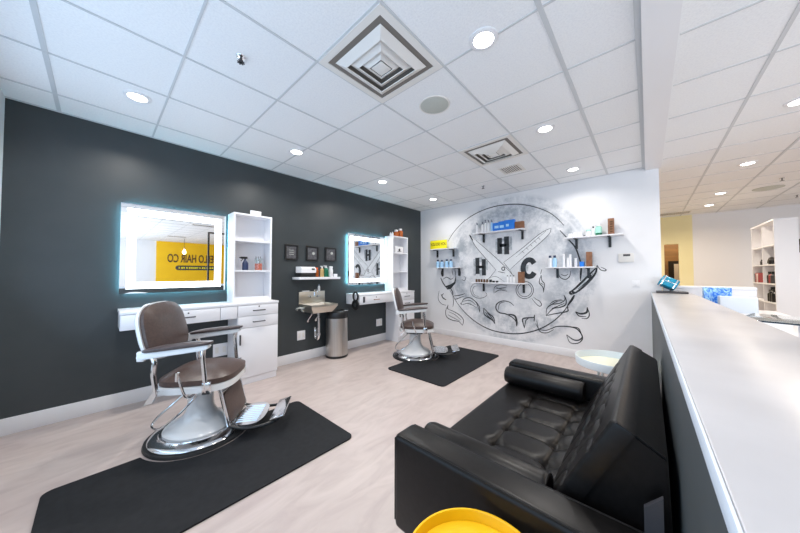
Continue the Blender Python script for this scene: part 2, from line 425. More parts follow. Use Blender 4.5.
for k in range(9): obj('slat', bx(-.117, -.108+.027*k-.005, -.008, .117, -.108+.027*k+.005, -.003), M_ventw, t)
t = thing('ceiling_speaker', 'round grey-green speaker grille in the ceiling tile beside the big diffuser', 'speaker', (1.887,1.313,HZ))
obj('grille', lt([(0,-.012),(.10,-.010),(.118,-.004),(.118,-.001),(0,-.001)], n=40), M_speak, t)
obj('rim', lt([(.118,-.001),(.118,-.007),(.128,-.007),(.130,-.001)], n=40, cap=False), M_ventw, t)
def sprinkler(x, y, label):
    t = thing('fire_sprinkler', label, 'sprinkler', (x,y,HZ)); t.scale = (.75,.75,.6)
    obj('escutcheon', lt([(0,-.001),(.038,-.001),(.034,-.008),(.012,-.012),(0,-.012)], n=20), M_chrome, t)
    b = nb(); lathe(b, [(0,-.012),(.009,-.012),(.009,-.05),(0,-.05)], n=10); obj('body', b, M_slate, t)
    b = nb()
    tube(b, [(.01,0,-.03),(.017,0,-.045),(.004,0,-.066)], .004, n=6); tube(b, [(-.01,0,-.03),(-.017,0,-.045),(-.004,0,-.066)], .004, n=6)
    for k in range(8):
        a = k*PI/4; box_c = Matrix.Rotation(a,4,'Z'); t2 = nb(); box(t2, 0,-.006,-.070,.030,.006,-.066); merge(b, t2, box_c)
    obj('deflector', b, M_slate, t)
sprinkler(.603, 1.956, 'fire sprinkler in the ceiling tile left of the big diffuser')
sprinkler(4.19, 1.965, 'fire sprinkler in the ceiling close to the mural wall')
sprinkler(6.873, -1.524, 'fire sprinkler in the reception ceiling beside the oval cover plate')
sprinkler(8.559, -2.053, 'fire sprinkler in the reception ceiling at the right picture edge')
tag(obj('ceiling_cover_plate', lt([(0,-.001),(.17,-.001),(.168,-.008),(0,-.011)], n=32), M_speak, loc=(7.522,-1.525,HZ)), 'flat round grey cover plate in the reception ceiling', 'cover plate')
def slot_vent(x, y, label, L=.55, Wd=.14):
    t = thing('slot_vent', label, 'air vent', (x,y,HZ))
    obj('frame', bx(-L/2-.02,-Wd/2-.02,-.006,L/2+.02,Wd/2+.02,-.001), M_ventw, t)
    b = nb()
    for k in (-1,0,1): box(b, -L/2, k*Wd/3-.018, -.009, L/2, k*Wd/3+.018, -.005)
    obj('slot', b, M_ventd, t)
    return t
sv = slot_vent(9.2, -.5, 'dark slotted vent in the ceiling above the cream wall', .5, .3); sv.rotation_euler.z = PI/2
slot_vent(1.98, -5.7, 'slotted ceiling vent seen in the first mirror, nearer the yellow wall')
slot_vent(2.07, -2.15, 'slotted ceiling vent seen in the first mirror, nearer the counter')

# ------------------------------------------------------------------ styling stations
def station(dx, where):
    # lit mirror
    t = thing('lighted_mirror', 'square mirror with glowing white border on the dark wall, '+where[0], 'mirror', (dx+.58, W, 1.535))
    h = .445
    obj('backing_box', bx(-h+.07,-.032,-h+.07,h-.07,-.001,h-.07), M_lam, t)
    b = nb()
    for s in (-1,1):
        box(b, -h+.03,-.032, s*(h-.035)-.005, h-.03,-.018, s*(h-.035)+.005); box(b, s*(h-.035)-.005,-.032,-h+.042, s*(h-.035)+.005,-.018,h-.042)
    obj('halo_strip', b, M_halo, t)
    obj('glass', bx(-h,-.040,-h,h,-.034,h), M_mirror, t)
    b = nb(); o_, i_ = .40, .335
    for s in (-1,1):
        box(b, -o_,-.0416, s*(o_+i_)/2-(o_-i_)/2, o_,-.0402, s*(o_+i_)/2+(o_-i_)/2); box(b, s*(o_+i_)/2-(o_-i_)/2,-.0416,-i_, s*(o_+i_)/2+(o_-i_)/2,-.0402,i_)
    obj('light_band', b, M_led, t)
    # worktop: one continuous slab over drawer box and cabinet
    y1 = 3.455
    tp = tag(obj('worktop', bx(dx+.13,y1,.918,dx+1.535,W-.001,.947, r=.003), M_lam), 'long white worktop '+where[1], 'worktop')
    t = thing('drawer_box', 'white wall-hung drawer box under the worktop '+where[1], 'drawer unit', (dx,0,0))
    obj('body', bx(.135,y1+.02,.775,1.068,W-.001,.917), M_lam, t)
    for (a, c_) in ((.14,.895),(.902,1.064)):
        dr = obj('drawer', bx(a,y1+.001,.778,c_,y1+.02,.913, r=.002), M_lam, t)
        if c_-a > .3:
            pull = nb(); cx = .62 if dx==0 else .50
            tube(pull, [(cx-.055,y1+.001,.845),(cx-.055,y1-.02,.845),(cx+.055,y1-.02,.845),(cx+.055,y1+.001,.845)], .006, n=8)
            obj('drawer_pull', pull, M_slate if dx==0 else M_copper, dr)
            obj('lock', lt([(0,-.003),(.008,-.003),(.008,.0),(0,.0)], (cx,y1,.885), 12, 'y'), M_slate, dr)
    t = thing('base_cabinet', 'white floor cabinet with two drawers and a door '+where[1], 'cabinet', (dx,0,0))
    obj('body', bx(1.07,y1+.02,.07,1.53,W-.016,.917), M_lam, t)
    obj('plinth', bx(1.075,y1+.028,0,1.525,W-.016,.07), M_lam, t)
    for z0, z1 in ((.79,.913),(.655,.785)):
        dr = obj('drawer', bx(1.074,y1+.001,z0,1.526,y1+.02,z1, r=.002), M_lam, t)
        pull = nb(); zz = (z0+z1)/2; tube(pull, [(1.235,y1+.001,zz),(1.235,y1-.02,zz),(1.365,y1-.02,zz),(1.365,y1+.001,zz)], .006, n=8)
        obj('drawer_pull', pull, M_slate, dr)
        if z0 > .7: obj('lock', lt([(0,-.003),(.008,-.003),(.008,.0),(0,.0)], (1.30,y1,zz+.045), 12, 'y'), M_slate, dr)
    dr = obj('door', bx(1.074,y1+.001,.085,1.526,y1+.02,.65, r=.002), M_lam, t)
    pull = nb(); box(pull, 1.09,y1-.022,.47,1.102,y1+.001,.585, r=.003); obj('door_pull', pull, M_slate, dr)
    t = thing('shelf_tower', 'tall open white shelf tower beside the lit mirror, '+where[0], 'shelf', (dx,0,0))
    a, c_, ya, z0, z1 = 1.06, 1.50, 3.60, .948, 2.015
    obj('side_panel', bx(a,ya,z0,a+.018,W-.001,z1), M_lam, t); obj('side_panel', bx(c_-.018,ya,z0,c_,W-.001,z1), M_lam, t)
    obj('back_panel', bx(a+.018,W-.012,z0,c_-.018,W-.001,z1), M_lam, t)
    for z in (z0, 1.31, 1.675, z1-.018): obj('shelf', bx(a+.018,ya+.002,z,c_-.018,W-.012,z+.018), M_lam, t)
    obj('drop_front', bx(a+.02,ya+.01,z0+.018,c_-.02,ya+.016,1.005), M_lam, t)
S2 = 2.71
station(0, ('the large one at left','at left behind the first barber chair'))
station(S2, ('the one nearest the mural wall','behind the second barber chair'))

# things on the towers
t = thing('spray_bottle', 'black trigger spray bottle on the middle shelf of the left tower', 'spray bottle', (1.215,3.68,1.329))
obj('bottle', lt([(0,0),(.032,0),(.034,.01),(.034,.085),(.018,.115),(.012,.125),(.012,.14),(0,.14)], n=20), M_navy, t)
b = nb(); box(b, -.05,-.012,.14,.022,.012,.165, r=.004); box(b, -.066,-.008,.146,-.05,.008,.160, r=.002); obj('spray_head', b, M_bplast, t)
b = nb(); tube(b, [(-.026,0,.142),(-.036,0,.125),(-.05,0,.11)], .005, n=6, sm=4); obj('trigger', b, M_bplast, t)
t = thing('disinfectant_jar', 'glass jar of orange liquid with tools on the middle shelf of the left tower', 'jar', (1.37,3.68,1.329))
obj('liquid', lt([(0,.003),(.040,.003),(.040,.085),(0,.085)], n=24), M_orange, t)
obj('jar', lt([(0,0),(.042,0),(.043,.004),(.043,.15),(.0405,.15),(.0405,.086),(.0405,.086)], n=24), M_glass, t)
for k in range(3):
    b = nb(); tube(b, [(-.02+.02*k,.01,.086),(-.026+.026*k,.015,.175)], .004, n=6); obj('comb', b, M_slate, t)
tag(obj('tent_card', bx(1.27,3.69,2.016,1.40,3.70,2.085, r=.002), M_wbott), 'small white card standing on top of the left shelf tower', 'card')
# tower 2 extras
X2 = S2
for k, (x, h_) in enumerate(((1.10,.045),(1.155,.06))):
    o = tag(obj('small_bottle', lt([(0,0),(.02,0),(.02,h_),(.009,h_+.012),(.009,h_+.03),(0,h_+.03)], n=14), M_wbott, loc=(X2+x,3.70,2.016)), ('shortest' if k==0 else 'slightly taller')+' white bottle on top of the right shelf tower', 'bottle')
def tower_jar(x, col, h_, label):
    o = tag(obj('tower_bottle', lt([(0,0),(.05,0),(.052,.006),(.052,h_),(.03,h_+.02),(0,h_+.02)], n=18), col, loc=(X2+x,3.70,2.016)), label, 'bottle')
    obj('cap', lt([(0,h_+.02),(.034,h_+.02),(.034,h_+.055),(0,h_+.055)], n=18), M_wbott if col is M_amber else M_bplast, o)
tower_jar(1.26, M_amber, .085, 'amber bottle on top of the right shelf tower, left of the white capped jar')
tower_jar(1.385, M_amber, .12, 'big amber jar with white cap on top of the right shelf tower')
t = thing('trinket_box', 'small white box with black emblem on the upper shelf of the right tower', 'box', (X2+1.30,3.68,1.693))
obj('body', bx(-.11,-.03,0,.11,.03,.13, r=.004), M_wbott, t)
b = nb(); box(b, -.055,-.033,.025,.055,-.031,.035); lathe(b, [(0,-.033),(.026,-.033),(.026,-.031),(0,-.031)], (0,0,.062), 16, 'y'); obj('emblem', b, M_bplast, t)
# hand mirror hanging on the end of the second worktop, and outlet on its drawer
t = thing('hand_mirror', 'black round hand mirror with ring handle hanging at the end of the right worktop', 'hand mirror', (S2+.123,3.535,.815)); t.scale = (1,1.25,1.15)
b = nb(); lathe(b, [(0,-.012),(.068,-.012),(.075,-.006),(.075,.004),(.068,.008),(0,.008)], (-.012,0,-.035), 32, 'x'); obj('mirror_case', b, M_bplast, t)
b = nb(); tube(b, [(-.012,.047*math.cos(a)*1.0,.085+.062*math.sin(a)) for a in [2*PI*i/28 for i in range(28)]], .014, n=8, closed=True); obj('ring_handle', b, M_bplast, t)
obj('mirror_face', lt([(0,-.0135),(.03,-.0135),(.03,-.012),(0,-.012)], (-.012,0,-.035), 24, 'x'), M_chrome, t)
tag(obj('drawer_outlet', bx(S2+.20,3.440,.81,S2+.235,3.4545,.905, r=.002), M_slate), 'narrow grey outlet strip on the right drawer box front', 'outlet')

# ------------------------------------------------------------------ wash corner between the stations
for k, (x0, x1, lb) in enumerate(((1.767,1.964,'left'),(2.095,2.300,'middle'),(2.420,2.630,'right'))):
    t = thing('picture_frame', 'small black framed print on the dark wall, %s of the three' % lb, 'picture', ((x0+x1)/2, W, 1.595))
    w, h = (x1-x0)/2, .112
    b = nb()
    for s in (-1,1): box(b, -w,-.022,s*(h-.011)-.011,w,-.001,s*(h-.011)+.011, r=.002); box(b, s*(w-.011)-.011,-.022,-h+.022,s*(w-.011)+.011,-.001,h-.022)
    obj('frame', b, M_bplast, t)
    obj('print', bx(-w+.022,-.010,-h+.022,w-.022,-.004,h-.022), M_photo, t)
    b = nb()
    if k == 0:
        for z in (-.03,0,.03): box(b, -.035,-.0115,z-.003,.035,-.010,z+.003)
    else: lathe(b, [(0,-.0115),(.022,-.0115),(.022,-.010),(0,-.010)], (.02,0,.02 if k==2 else .0), 14, 'y')
    obj('print_figure', b, M_speak, t)
tag(obj('wall_shelf', bx(1.885,3.60,1.20,2.57,W-.001,1.235, r=.003), M_lam), 'white floating shelf on the dark wall above the sink', 'shelf')
zs = 1.236
t = thing('towel_warmer', 'black device with sloped white lid at the left end of the shelf above the sink', 'appliance', (2.035,3.70,zs))
obj('base', bx(-.115,-.08,0,.115,.08,.06, r=.006), M_bplast, t)
b = nb(); poly(b, [(-.115,-.08,.061),(-.115,.08,.061),(-.115,.08,.15),(-.10,-.02,.15),(-.105,-.075,.12)], (.23,0,0)); obj('lid', b, M_wbott, t)
b = nb(); box(b, .05,-.082,.105,.095,-.0755,.125, r=.002); obj('lid_latch', b, M_bplast, t)
def bottle(name, loc, h, r, col, label, cat='bottle', cap=None, pump=False, group=None, n=14, neck=.55, caph=.2):
    hb = h*(1-caph)
    o = tag(obj(name, lt([(0,0),(r*.94,0),(r,hb*.03),(r,hb*.82),(r*neck,hb*.95),(r*neck,hb),(0,hb)], n=n), col, loc=loc), label, cat, group)
    c2 = cap or M_bplast
    b = nb()
    if pump:
        lathe(b, [(0,hb),(r*.5,hb),(r*.5,hb+h*caph*.35),(r*.16,hb+h*caph*.4),(r*.16,hb+h*caph*.75),(0,hb+h*caph*.75)], n=n)
        box(b, -r*1.0,-r*.2,hb+h*caph*.72,r*.35,r*.2,h)
        obj('pump', b, c2, o)
    else:
        lathe(b, [(0,hb),(r*neck*1.15,hb),(r*neck*1.15,h*.985),(r*neck*.9,h),(0,h)], n=n); obj('cap', b, c2, o)
    return o
bottle('shelf_bottle', (2.195,3.68,zs), .14, .033, M_amber, 'orange bottle on the shelf above the sink, right of the white lidded device', cap=M_orange)
bottle('shelf_bottle', (2.245,3.75,zs), .15, .028, M_red, 'dull red bottle behind the orange one on the shelf above the sink')
bottle('shelf_bottle', (2.275,3.66,zs), .165, .03, M_tan, 'tan pump bottle on the shelf above the sink', pump=True, cap=M_wbott)
bottle('shelf_bottle', (2.345,3.66,zs), .17, .04, M_green, 'green pump bottle on the shelf above the sink', pump=True, cap=M_wbott)
bottle('shelf_bottle', (2.405,3.72,zs), .13, .024, M_mint, 'mint bottle beside the green one on the shelf above the sink', cap=M_wbott)
bottle('shelf_bottle', (2.452,3.69,zs), .165, .032, M_wbott, 'tall white bottle at the right end of the shelf above the sink', cap=M_wbott, neck=.8)
tag(obj('soap_bar_box', bx(2.49,3.65,zs,2.55,3.72,zs+.045, r=.005), M_wbott), 'small low white box at the right end of the shelf above the sink', 'box')
# sink
t = thing('wall_sink', 'small stainless steel sink with backsplash on the dark wall', 'sink', (2.2,W,.85))
obj('backsplash', bx(-.215,-.02,-.03,.215,-.001,.165, r=.003), M_basin, t)
b = nb()
def loop(z, x0,x1,y0,y1): return [(x0,y0,z),(x1,y0,z),(x1,y1,z),(x0,y1,z)]
rings = [loop(-.04,-.215,.215,-.37,-.02), loop(-.01,-.215,.215,-.37,-.02), loop(-.01,-.195,.195,-.35,-.05), loop(-.11,-.15,.15,-.31,-.08)]
outer = [loop(-.04,-.215,.215,-.37,-.02), loop(-.06,-.205,.205,-.355,-.03), loop(-.13,-.155,.155,-.315,-.07)]
def skin(b, R, cap):
    V = [[b.verts.new(p) for p in r] for r in R]
    for A, B in zip(V, V[1:]):
        for i in range(4): b.faces.new((A[i],A[(i+1)%4],B[(i+1)%4],B[i]))
    if cap: b.faces.new(V[-1])
skin(b, rings, True); skin(b, outer, True); bmesh.ops.remove_doubles(b, verts=b.verts[:], dist=1e-5)
obj('basin', b, M_basin, t)
fa = obj('faucet', tb([(0,-.012,.09),(0,-.07,.09),(0,-.075,.12),(0,-.075,.17),(0,-.11,.20),(0,-.15,.18),(0,-.155,.15)], .010, n=10, sm=5), M_chrome, t)
for s in (-1,1):
    b = nb(); tube(b, [(s*.06,-.018,.09),(s*.06,-.06,.09)], .013, n=10); tube(b, [(s*.06,-.058,.09),(s*.105,-.07,.10)], .006, n=8); obj('tap_handle', b, M_chrome, fa)
b = nb(); tube(b, [(0,-.2,-.131),(0,-.2,-.47)], .019, n=12); tube(b, [(0,-.2,-.47),(0,-.19,-.52),(0,-.15,-.535),(0,-.11,-.51),(0,-.10,-.40),(0,-.02,-.37)], .019, n=12, sm=5)
lathe(b, [(0,-.145),(.026,-.145),(.026,-.175),(0,-.175)], (0,-.2,0), 16); lathe(b, [(0,-.44),(.027,-.44),(.027,-.475),(0,-.475)], (0,-.2,0), 16)
obj('drain_pipe', b, M_chrome, t)
b = nb(); tube(b, [(-.24,-.01,-.10),(-.27,-.05,-.08),(-.25,-.10,-.06),(-.19,-.12,-.07),(-.13,-.08,-.09)], .012, n=8, sm=5)
lathe(b, [(0,-.06),(.03,-.06),(.03,-.02),(0,-.02)], (-.16,0,-.10), 14, 'y'); obj('supply_hose', b, M_speak, t)
for k, x in enumerate((-.10,.03)):
    b = nb(); tube(b, [(x,-.01,-.27),(x,-.05,-.27),(x+.03,-.09,-.2),(x+.05,-.14,-.11)], .008, n=8, sm=5); lathe(b, [(0,-.07),(.018,-.07),(.018,-.03),(0,-.03)], (x,0,-.27), 12, 'y'); obj('shutoff_valve', b, M_chrome, t)
bottle('soap_dispenser', (2.30,3.780,1.016), .10, .018, M_wbott, 'small pump dispenser standing on the sink backsplash', cap=M_chrome, pump=True)
tag(obj('soap_dish', bx(2.03,3.775,1.0155,2.14,3.812,1.03, r=.004), M_wbott), 'flat white dish on the left end of the sink backsplash', 'dish')
# bin
t = thing('trash_can', 'round stainless steel trash can with black lid beside the sink', 'trash can', (2.525,3.625,0))
obj('body', lt([(0,.03),(.168,.03),(.168,.64),(0,.64)], n=48), M_steel, t)
obj('base_ring', lt([(0,0),(.164,0),(.172,.006),(.172,.035),(.1685,.035),(0,.035)], n=48), M_bplast, t)
b = nb(); lathe(b, [(.173,.625),(.173,.675),(.165,.70),(.15,.712),(.11,.715),(.10,.705),(.10,.665),(0,.665)], n=48); lathe(b, [(0,.60),(.169,.60),(.173,.625)], n=48); obj('lid', b, M_bplast, t)
b = nb(); box(b, .02,-.165,.705,.09,-.125,.722, r=.004); obj('lid_button', b, M_chrome, t)
def plate(x, z, w, h, label, gang=2):
    t = thing('outlet_plate', label, 'wall outlet', (x, W, z))
    obj('cover', bx(-w/2,-.007,-h/2,w/2,-.001,h/2, r=.002), M_wbott, t)
    for k in range(gang):
        cx = (k-(gang-1)/2)*w/gang
        obj('socket', bx(cx-.018,-.0085,-.035,cx+.018,-.0065,.035, r=.001), M_ventw, t)
plate(2.03,.374,.125,.135,'white outlet plate on the dark wall under the sink')
plate(3.613,.356,.15,.135,'white outlet plate under the right worktop')
plate(1.0,.374,.155,.15,'white outlet plate on the dark wall behind the first barber chair')

# ------------------------------------------------------------------ barber chairs
def barber_chair(label, loc, rz):
    t = thing('barber_chair', label, 'barber chair', loc, rz, 'brown barber chairs')
    obj('rubber_ring', lt([(0,0),(.345,0),(.350,.006),(.345,.022),(.30,.026),(0,.026)], n=64), M_rubber, t)
    obj('base_plate', lt([(0,.024),(.318,.024),(.325,.030),(.318,.040),(.29,.052),(.262,.060),(.258,.066),(0,.066)], n=64), M_chrome, t)
    obj('pedestal', lt([(0,.062),(.232,.062),(.240,.075),(.228,.092),(.192,.110),(.150,.132),(.116,.160),(.098,.195),(.089,.24),(.086,.345),(.080,.352),(0,.352)], n=56), M_enamel, t)
    obj('piston', lt([(0,.35),(.055,.35),(.055,.43),(0,.43)], n=24), M_chrome, t)
    b = nb(); box(b, -.13,-.105,.362,.12,.105,.412, r=.008); box(b, -.03,-.15,.37,.06,.15,.392, r=.006); box(b, -.20,-.05,.375,-.12,.05,.405, r=.006); obj('pump_mechanism', b, M_bplast, t)
    # seat
    b = nb(); so = sq_out(.265,.275,3.4,56)
    pillow(b, so, (.03,0,.415), (1,0,0), (0,1,0), .05, edge=.9); obj('seat_frame', b, M_enamel, t)
    b = nb(); pillow(b, [(x*.97,y*.95) for x, y in so], (.035,0,.465), (1,0,0), (0,1,0), .105, edge=.35, pw=2.4, K=12); obj('seat', b, M_leather, t)
    # backrest
    tilt = math.radians(13); uz = Vector((-math.sin(tilt),0,math.cos(tilt))); uy = Vector((0,1,0))
    bo = sq_out(.258,.21,3.0,56,-.03)
    cb = Vector((-.285,0,.845))
    b = nb(); pillow(b, [(x*1.045,y*1.04) for x, y in bo], cb, uy, uz, .02, edge=.9, back=.012); shell = obj('back_shell', b, M_enamel, t)
    b = nb(); pillow(b, bo, cb+uy.cross(uz)*.0185, uy, uz, .062, edge=.4, pw=2.6, K=12); obj('backrest', b, M_leather, t)
    # arms
    for s in (-1, 1):
        y = s*.30
        b = nb(); prof = [(-.235,.690),(.15,.733),(.185,.748),(.185,.768),(.15,.772),(-.235,.738)]
        poly(b, [(x,y-.028,z) for x, z in prof], (0,.056,0)); bmesh.ops.bevel(b, geom=b.edges[:], offset=.006, segments=2, affect='EDGES'); ar = obj('arm_rest', b, M_enamel, t)
        b = nb(); a0 = Vector((-.215,y,.738)); a1 = Vector((.20,y,.776)); d = (a1-a0).normalized()
        pillow(b, sq_out(.215,.045,4.5,40), (a0+a1)/2+Vector((-.005,0,.004)), d, (0,1,0), .030, edge=.45, K=6, back=.004); obj('arm_pad', b, M_padtop, ar)
        b = nb(); tube(b, [(-.175,y,.705),(-.160,y,.66),(-.165,y,.58),(-.155,y,.50),(-.15,y,.44)], .016, n=10, sm=5)
        poly(b, [(-.165,y-.012,.46),(-.13,y-.012,.46),(-.165,y-.012,.385),(-.215,y-.012,.375)], (0,.024,0)); obj('arm_post', b, M_chrome, ar)
        b = nb(); tube(b, [(.145,y,.74),(.14,y,.68),(.15,y,.57),(.16,y,.47),(.165,y,.43)], [.015]*21, n=10, sm=5)
        box(b, .14,y-.014,.415,.195,y+.014,.50, r=.006); obj('arm_post', b, M_chrome, ar)
        b = nb(); box(b, -.262,y-.016,.675,-.215,y+.016,.745, r=.008)
        tube(b, [(-.26,y,.70),(-.26,s*.20,.70)], .012, n=8); obj('arm_bracket', b, M_enamel, ar)
    # recline lever on the camera side and pump handle loop
    b = nb(); tube(b, [(.05,-.10,.385),(.04,-.27,.39),(.02,-.305,.45),(-.015,-.31,.575)], .009, n=10, sm=5); lathe(b, [(0,.0),(.013,.0),(.013,.06),(0,.065)], (-.0145,-.31,.525), 12); obj('recline_lever', b, M_chrome, t)
    b = nb(); tube(b, [(-.05,.10,.36),(-.12,.10,.32),(-.24,.06,.21),(-.30,-.01,.15),(-.29,-.09,.12),(-.20,-.15,.13),(-.06,-.17,.24),(.03,-.14,.345)], .008, n=8, sm=6); obj('pump_handle', b, M_chrome, t)
    # leg rest, foot plate, foot step
    b = nb()
    for s in (-1,1): tube(b, [(.235,s*.185,.42),(.255,s*.185,.37),(.315,s*.185,.115)], .013, n=8)
    tube(b, [(.255,-.185,.37),(.255,.185,.37)], .010, n=8); tube(b, [(.315,-.185,.115),(.315,.185,.115)], .010, n=8)
    lr = obj('leg_rest_frame', b, M_chrome, t, loc=(-.04,0,0))
    d = Vector((.06,0,-.255)).normalized()
    b = nb(); pillow(b, sq_out(.172,.118,7,40), (.287,0,.240), (0,1,0), -d, .02, edge=.6, K=6, back=.012); obj('leg_rest', b, M_leather, lr)
    b = nb(); pillow(b, [(x+.015,y) for x, y in sq_out(.11,.19,2.6,48)], (.42,0,.105), (1,0,0), (0,1,0), .012, edge=.8, K=5, back=.012)
    for k in range(-4,5): box(b, .345,k*.032-.006,.116,.50,k*.032+.006,.1205)
    fp = obj('foot_plate', b, M_chrome, t, loc=(-.04,0,0))
    for s in (-1,1):
        b = nb(); tube(b, [(.31,s*.18,.115),(.42,s*.185,.085),(.54,s*.17,.085),(.62,s*.155,.10),(.67,s*.145,.125)], .012, n=8, sm=5); obj('foot_arm', b, M_bplast, t, loc=(-.04,0,0))
    b = nb(); t2 = nb(); box(t2, -.055,-.175,-.008,.055,.175,.008, r=.006)
    merge(b, t2, Matrix.Translation((.655,0,.135)) @ Matrix.Rotation(math.radians(-14),4,'Y')); fs = obj('foot_step', b, M_chrome, t, loc=(-.04,0,0))
    b = nb(); tube(b, [(.64,-.165,.108),(.64,.165,.108)], .012, n=8); obj('step_rod', b, M_bplast, fs)
    return t
ch = barber_chair('brown leather barber chair with white enamel base standing nearest the camera', (.58,2.715,0), math.radians(-36))
dup(ch, (3.345,2.715,0), math.radians(-54), 'brown leather barber chair with white enamel base further back, before the mural')

# floor mats
def floor_mat_obj(label, x0, x1, y0, y1, cx):
    b = nb(); P = []; r = .05; yc = 2.715; R = .372
    def arc(ax, ay, a0, a1, rr, n=6):
        for i in range(n+1):
            a = a0+(a1-a0)*i/n; P.append((ax+rr*math.cos(a), ay+rr*math.sin(a), 0))
    arc(x0+r,y0+r,PI,1.5*PI,r); arc(x1-r,y0+r,1.5*PI,2*PI,r); arc(x1-r,y1-r,0,.5*PI,r)
    h = math.asin((yc-y1)/R)
    arc(cx, yc, -h, -PI+h, R, 30)
    arc(x0+r,y1-r,.5*PI,PI,r)
    poly(b, [(x,y,.001) for x, y, z in P], (0,0,.011))
    return tag(obj('floor_mat', b, M_mat), label, 'floor mat', 'rubber mats under the barber chairs')
floor_mat_obj('black rubber mat under the barber chair nearest the camera', -.20, 1.37, 1.73, 2.63, .58)
floor_mat_obj('black rubber mat under the barber chair before the mural', 2.63, 4.22, 1.73, 2.63, 3.345)

# ------------------------------------------------------------------ the mural
NW = Vector((-1,0,0))
CY, CZm = 1.83, 1.365
t = thing('mural', 'black and grey barber mural with crossed scissors in a big circle on the white wall', 'mural', (F,CY,CZm))
def wallpt(px, py, off): p = on_far(px, py); return Vector((-off, p.y-CY, p.z-CZm))
obj('grey_wash', lt([(0,-.0012),(1.36,-.0012),(1.36,-.0004),(0,-.0004)], (0,0,0), 72, 'x'), M_wash, t)
INK = nb(); GREY = nb(); CHK = nb()
def S(bmx, zo, pts, w=.012, off=.0022, sm=6, closed=False, taper=True):
    ox, oy, sc = zo
    P = [wallpt(ox+x/sc, oy+y/sc, off) for x, y in pts]
    P = smooth_path(P, sm, closed) if sm and len(P) > 2 else P
    if closed: P.append(P[0].copy()); taper = False
    if len(P) == 2: P = [P[0].lerp(P[1], i/6) for i in range(7)]
    ribbon(bmx, P, w, NW, taper)
def FILL(bmx, zo, pts, off=.0018):
    ox, oy, sc = zo
    poly(bmx, [wallpt(ox+x/sc, oy+y/sc, off) for x, y in pts], (.0004,0,0))
P1 = (0,0,1); A3 = (425,260,6.667); A4 = (500,265,6.667); A7 = (480,240,8.89)
# the big ring
S(INK, P1, [(448,241.5),(454,232),(465,220.5),(480,211.5),(497,206),(515,204.2),(530,205.8),(545,210.5),(555,216.5),(564,225.5)], .018)
S(INK, P1, [(560,230.5),(568,239),(575,247),(579,257),(581.5,268),(580.5,281)], .022)
S(INK, P1, [(574,295),(569,304),(561,314.5),(550,323.5),(537,330),(521,333.5),(505,333),(490,329.5),(476,322),(465,312.5),(457,302.5),(450,290)], .020)
ink_ring = obj('painted_ring', INK, M_ink, t); INK = nb()
# brush and flourishes
for p, w in (([(105,118),(122,155),(148,190)],.02),([(207,108),(198,150),(172,188)],.022),([(140,178),(175,170),(203,148)],.045),([(145,192),(178,182)],.04),([(118,130),(145,115),(172,128),(190,118)],.012),([(112,70),(118,110)],.05),([(232,62),(234,108)],.03),([(170,188),(184,214),(186,236)],.02),([(200,60),(205,108)],.012),([(180,65),(186,100)],.01),
    ([(95,205),(88,255),(108,290),(140,302)],.010),([(108,228),(120,252),(142,266)],.02),([(124,222),(112,240)],.014),([(186,236),(190,280),(186,312)],.012),([(155,298),(150,320),(160,330)],.014),
    ([(155,300),(138,340),(146,380),(185,402),(225,410),(250,436)],.013),([(250,436),(257,400),(232,368),(195,345),(160,330)],.013),([(160,345),(200,365),(240,400)],.008),([(152,365),(190,385),(235,408)],.008),
    ([(190,240),(230,235),(268,224)],.014),([(196,262),(215,258),(262,240)],.012),([(240,298),(258,262),(300,252),(342,285),(366,350)],.014),([(366,350),(362,310),(338,275)],.012),([(246,300),(290,290),(345,318)],.010),([(252,276),(300,270),(340,300)],.010),([(235,285),(246,300)],.012),
    ([(392,320),(394,358),(420,382),(450,402),(466,426)],.018),([(466,426),(456,382),(425,356),(392,320)],.016),([(410,350),(440,378),(458,405)],.012),([(400,345),(425,378),(445,390)],.012),
    ([(610,442),(606,410),(582,382),(540,360),(496,350),(474,325),(480,292),(520,273),(566,282),(592,304)],.017),([(556,362),(598,372),(612,412),(611,440)],.026),([(488,335),(498,292),(530,280)],.010),
    ([(664,455),(654,420),(653,392),(690,385),(726,382),(731,365)],.018),([(731,378),(727,410)],.014),([(664,450),(672,405),(690,390)],.012),
    ([(460,222),(464,182),(500,166),(548,170)],.009),([(464,218),(498,200),(548,208)],.011),([(468,192),(518,186),(545,180)],.009),([(470,180),(500,192),(540,194)],.008),
    ([(775,100),(762,150),(786,182),(790,216)],.011),([(790,216),(796,160),(780,138),(775,100)],.011),([(770,152),(790,165)],.009),([(245,130),(262,138),(272,120),(262,108)],.009),([(780,60),(770,95)],.008)):
    S(INK, A3, p, w*1.32)
S(INK, A3, [(365,158),(325,160),(305,190),(314,230),(345,252),(385,252),(412,234),(402,212)], .011)
S(INK, A3, [(352,172),(326,180),(318,205),(332,235),(362,243)], .009)
S(INK, A3, [(665+58*math.cos(a),200+57*math.sin(a)) for a in [2*PI*i/14 for i in range(14)]], .011, sm=4, closed=True)
S(INK, A3, [(665+46*math.cos(a),200+44*math.sin(a)) for a in [2*PI*i/14 for i in range(14)]], .009, sm=4, closed=True)
S(INK, A3, [(712,255),(735,285),(762,308),(777,298),(765,275),(742,262),(724,246)], .013)
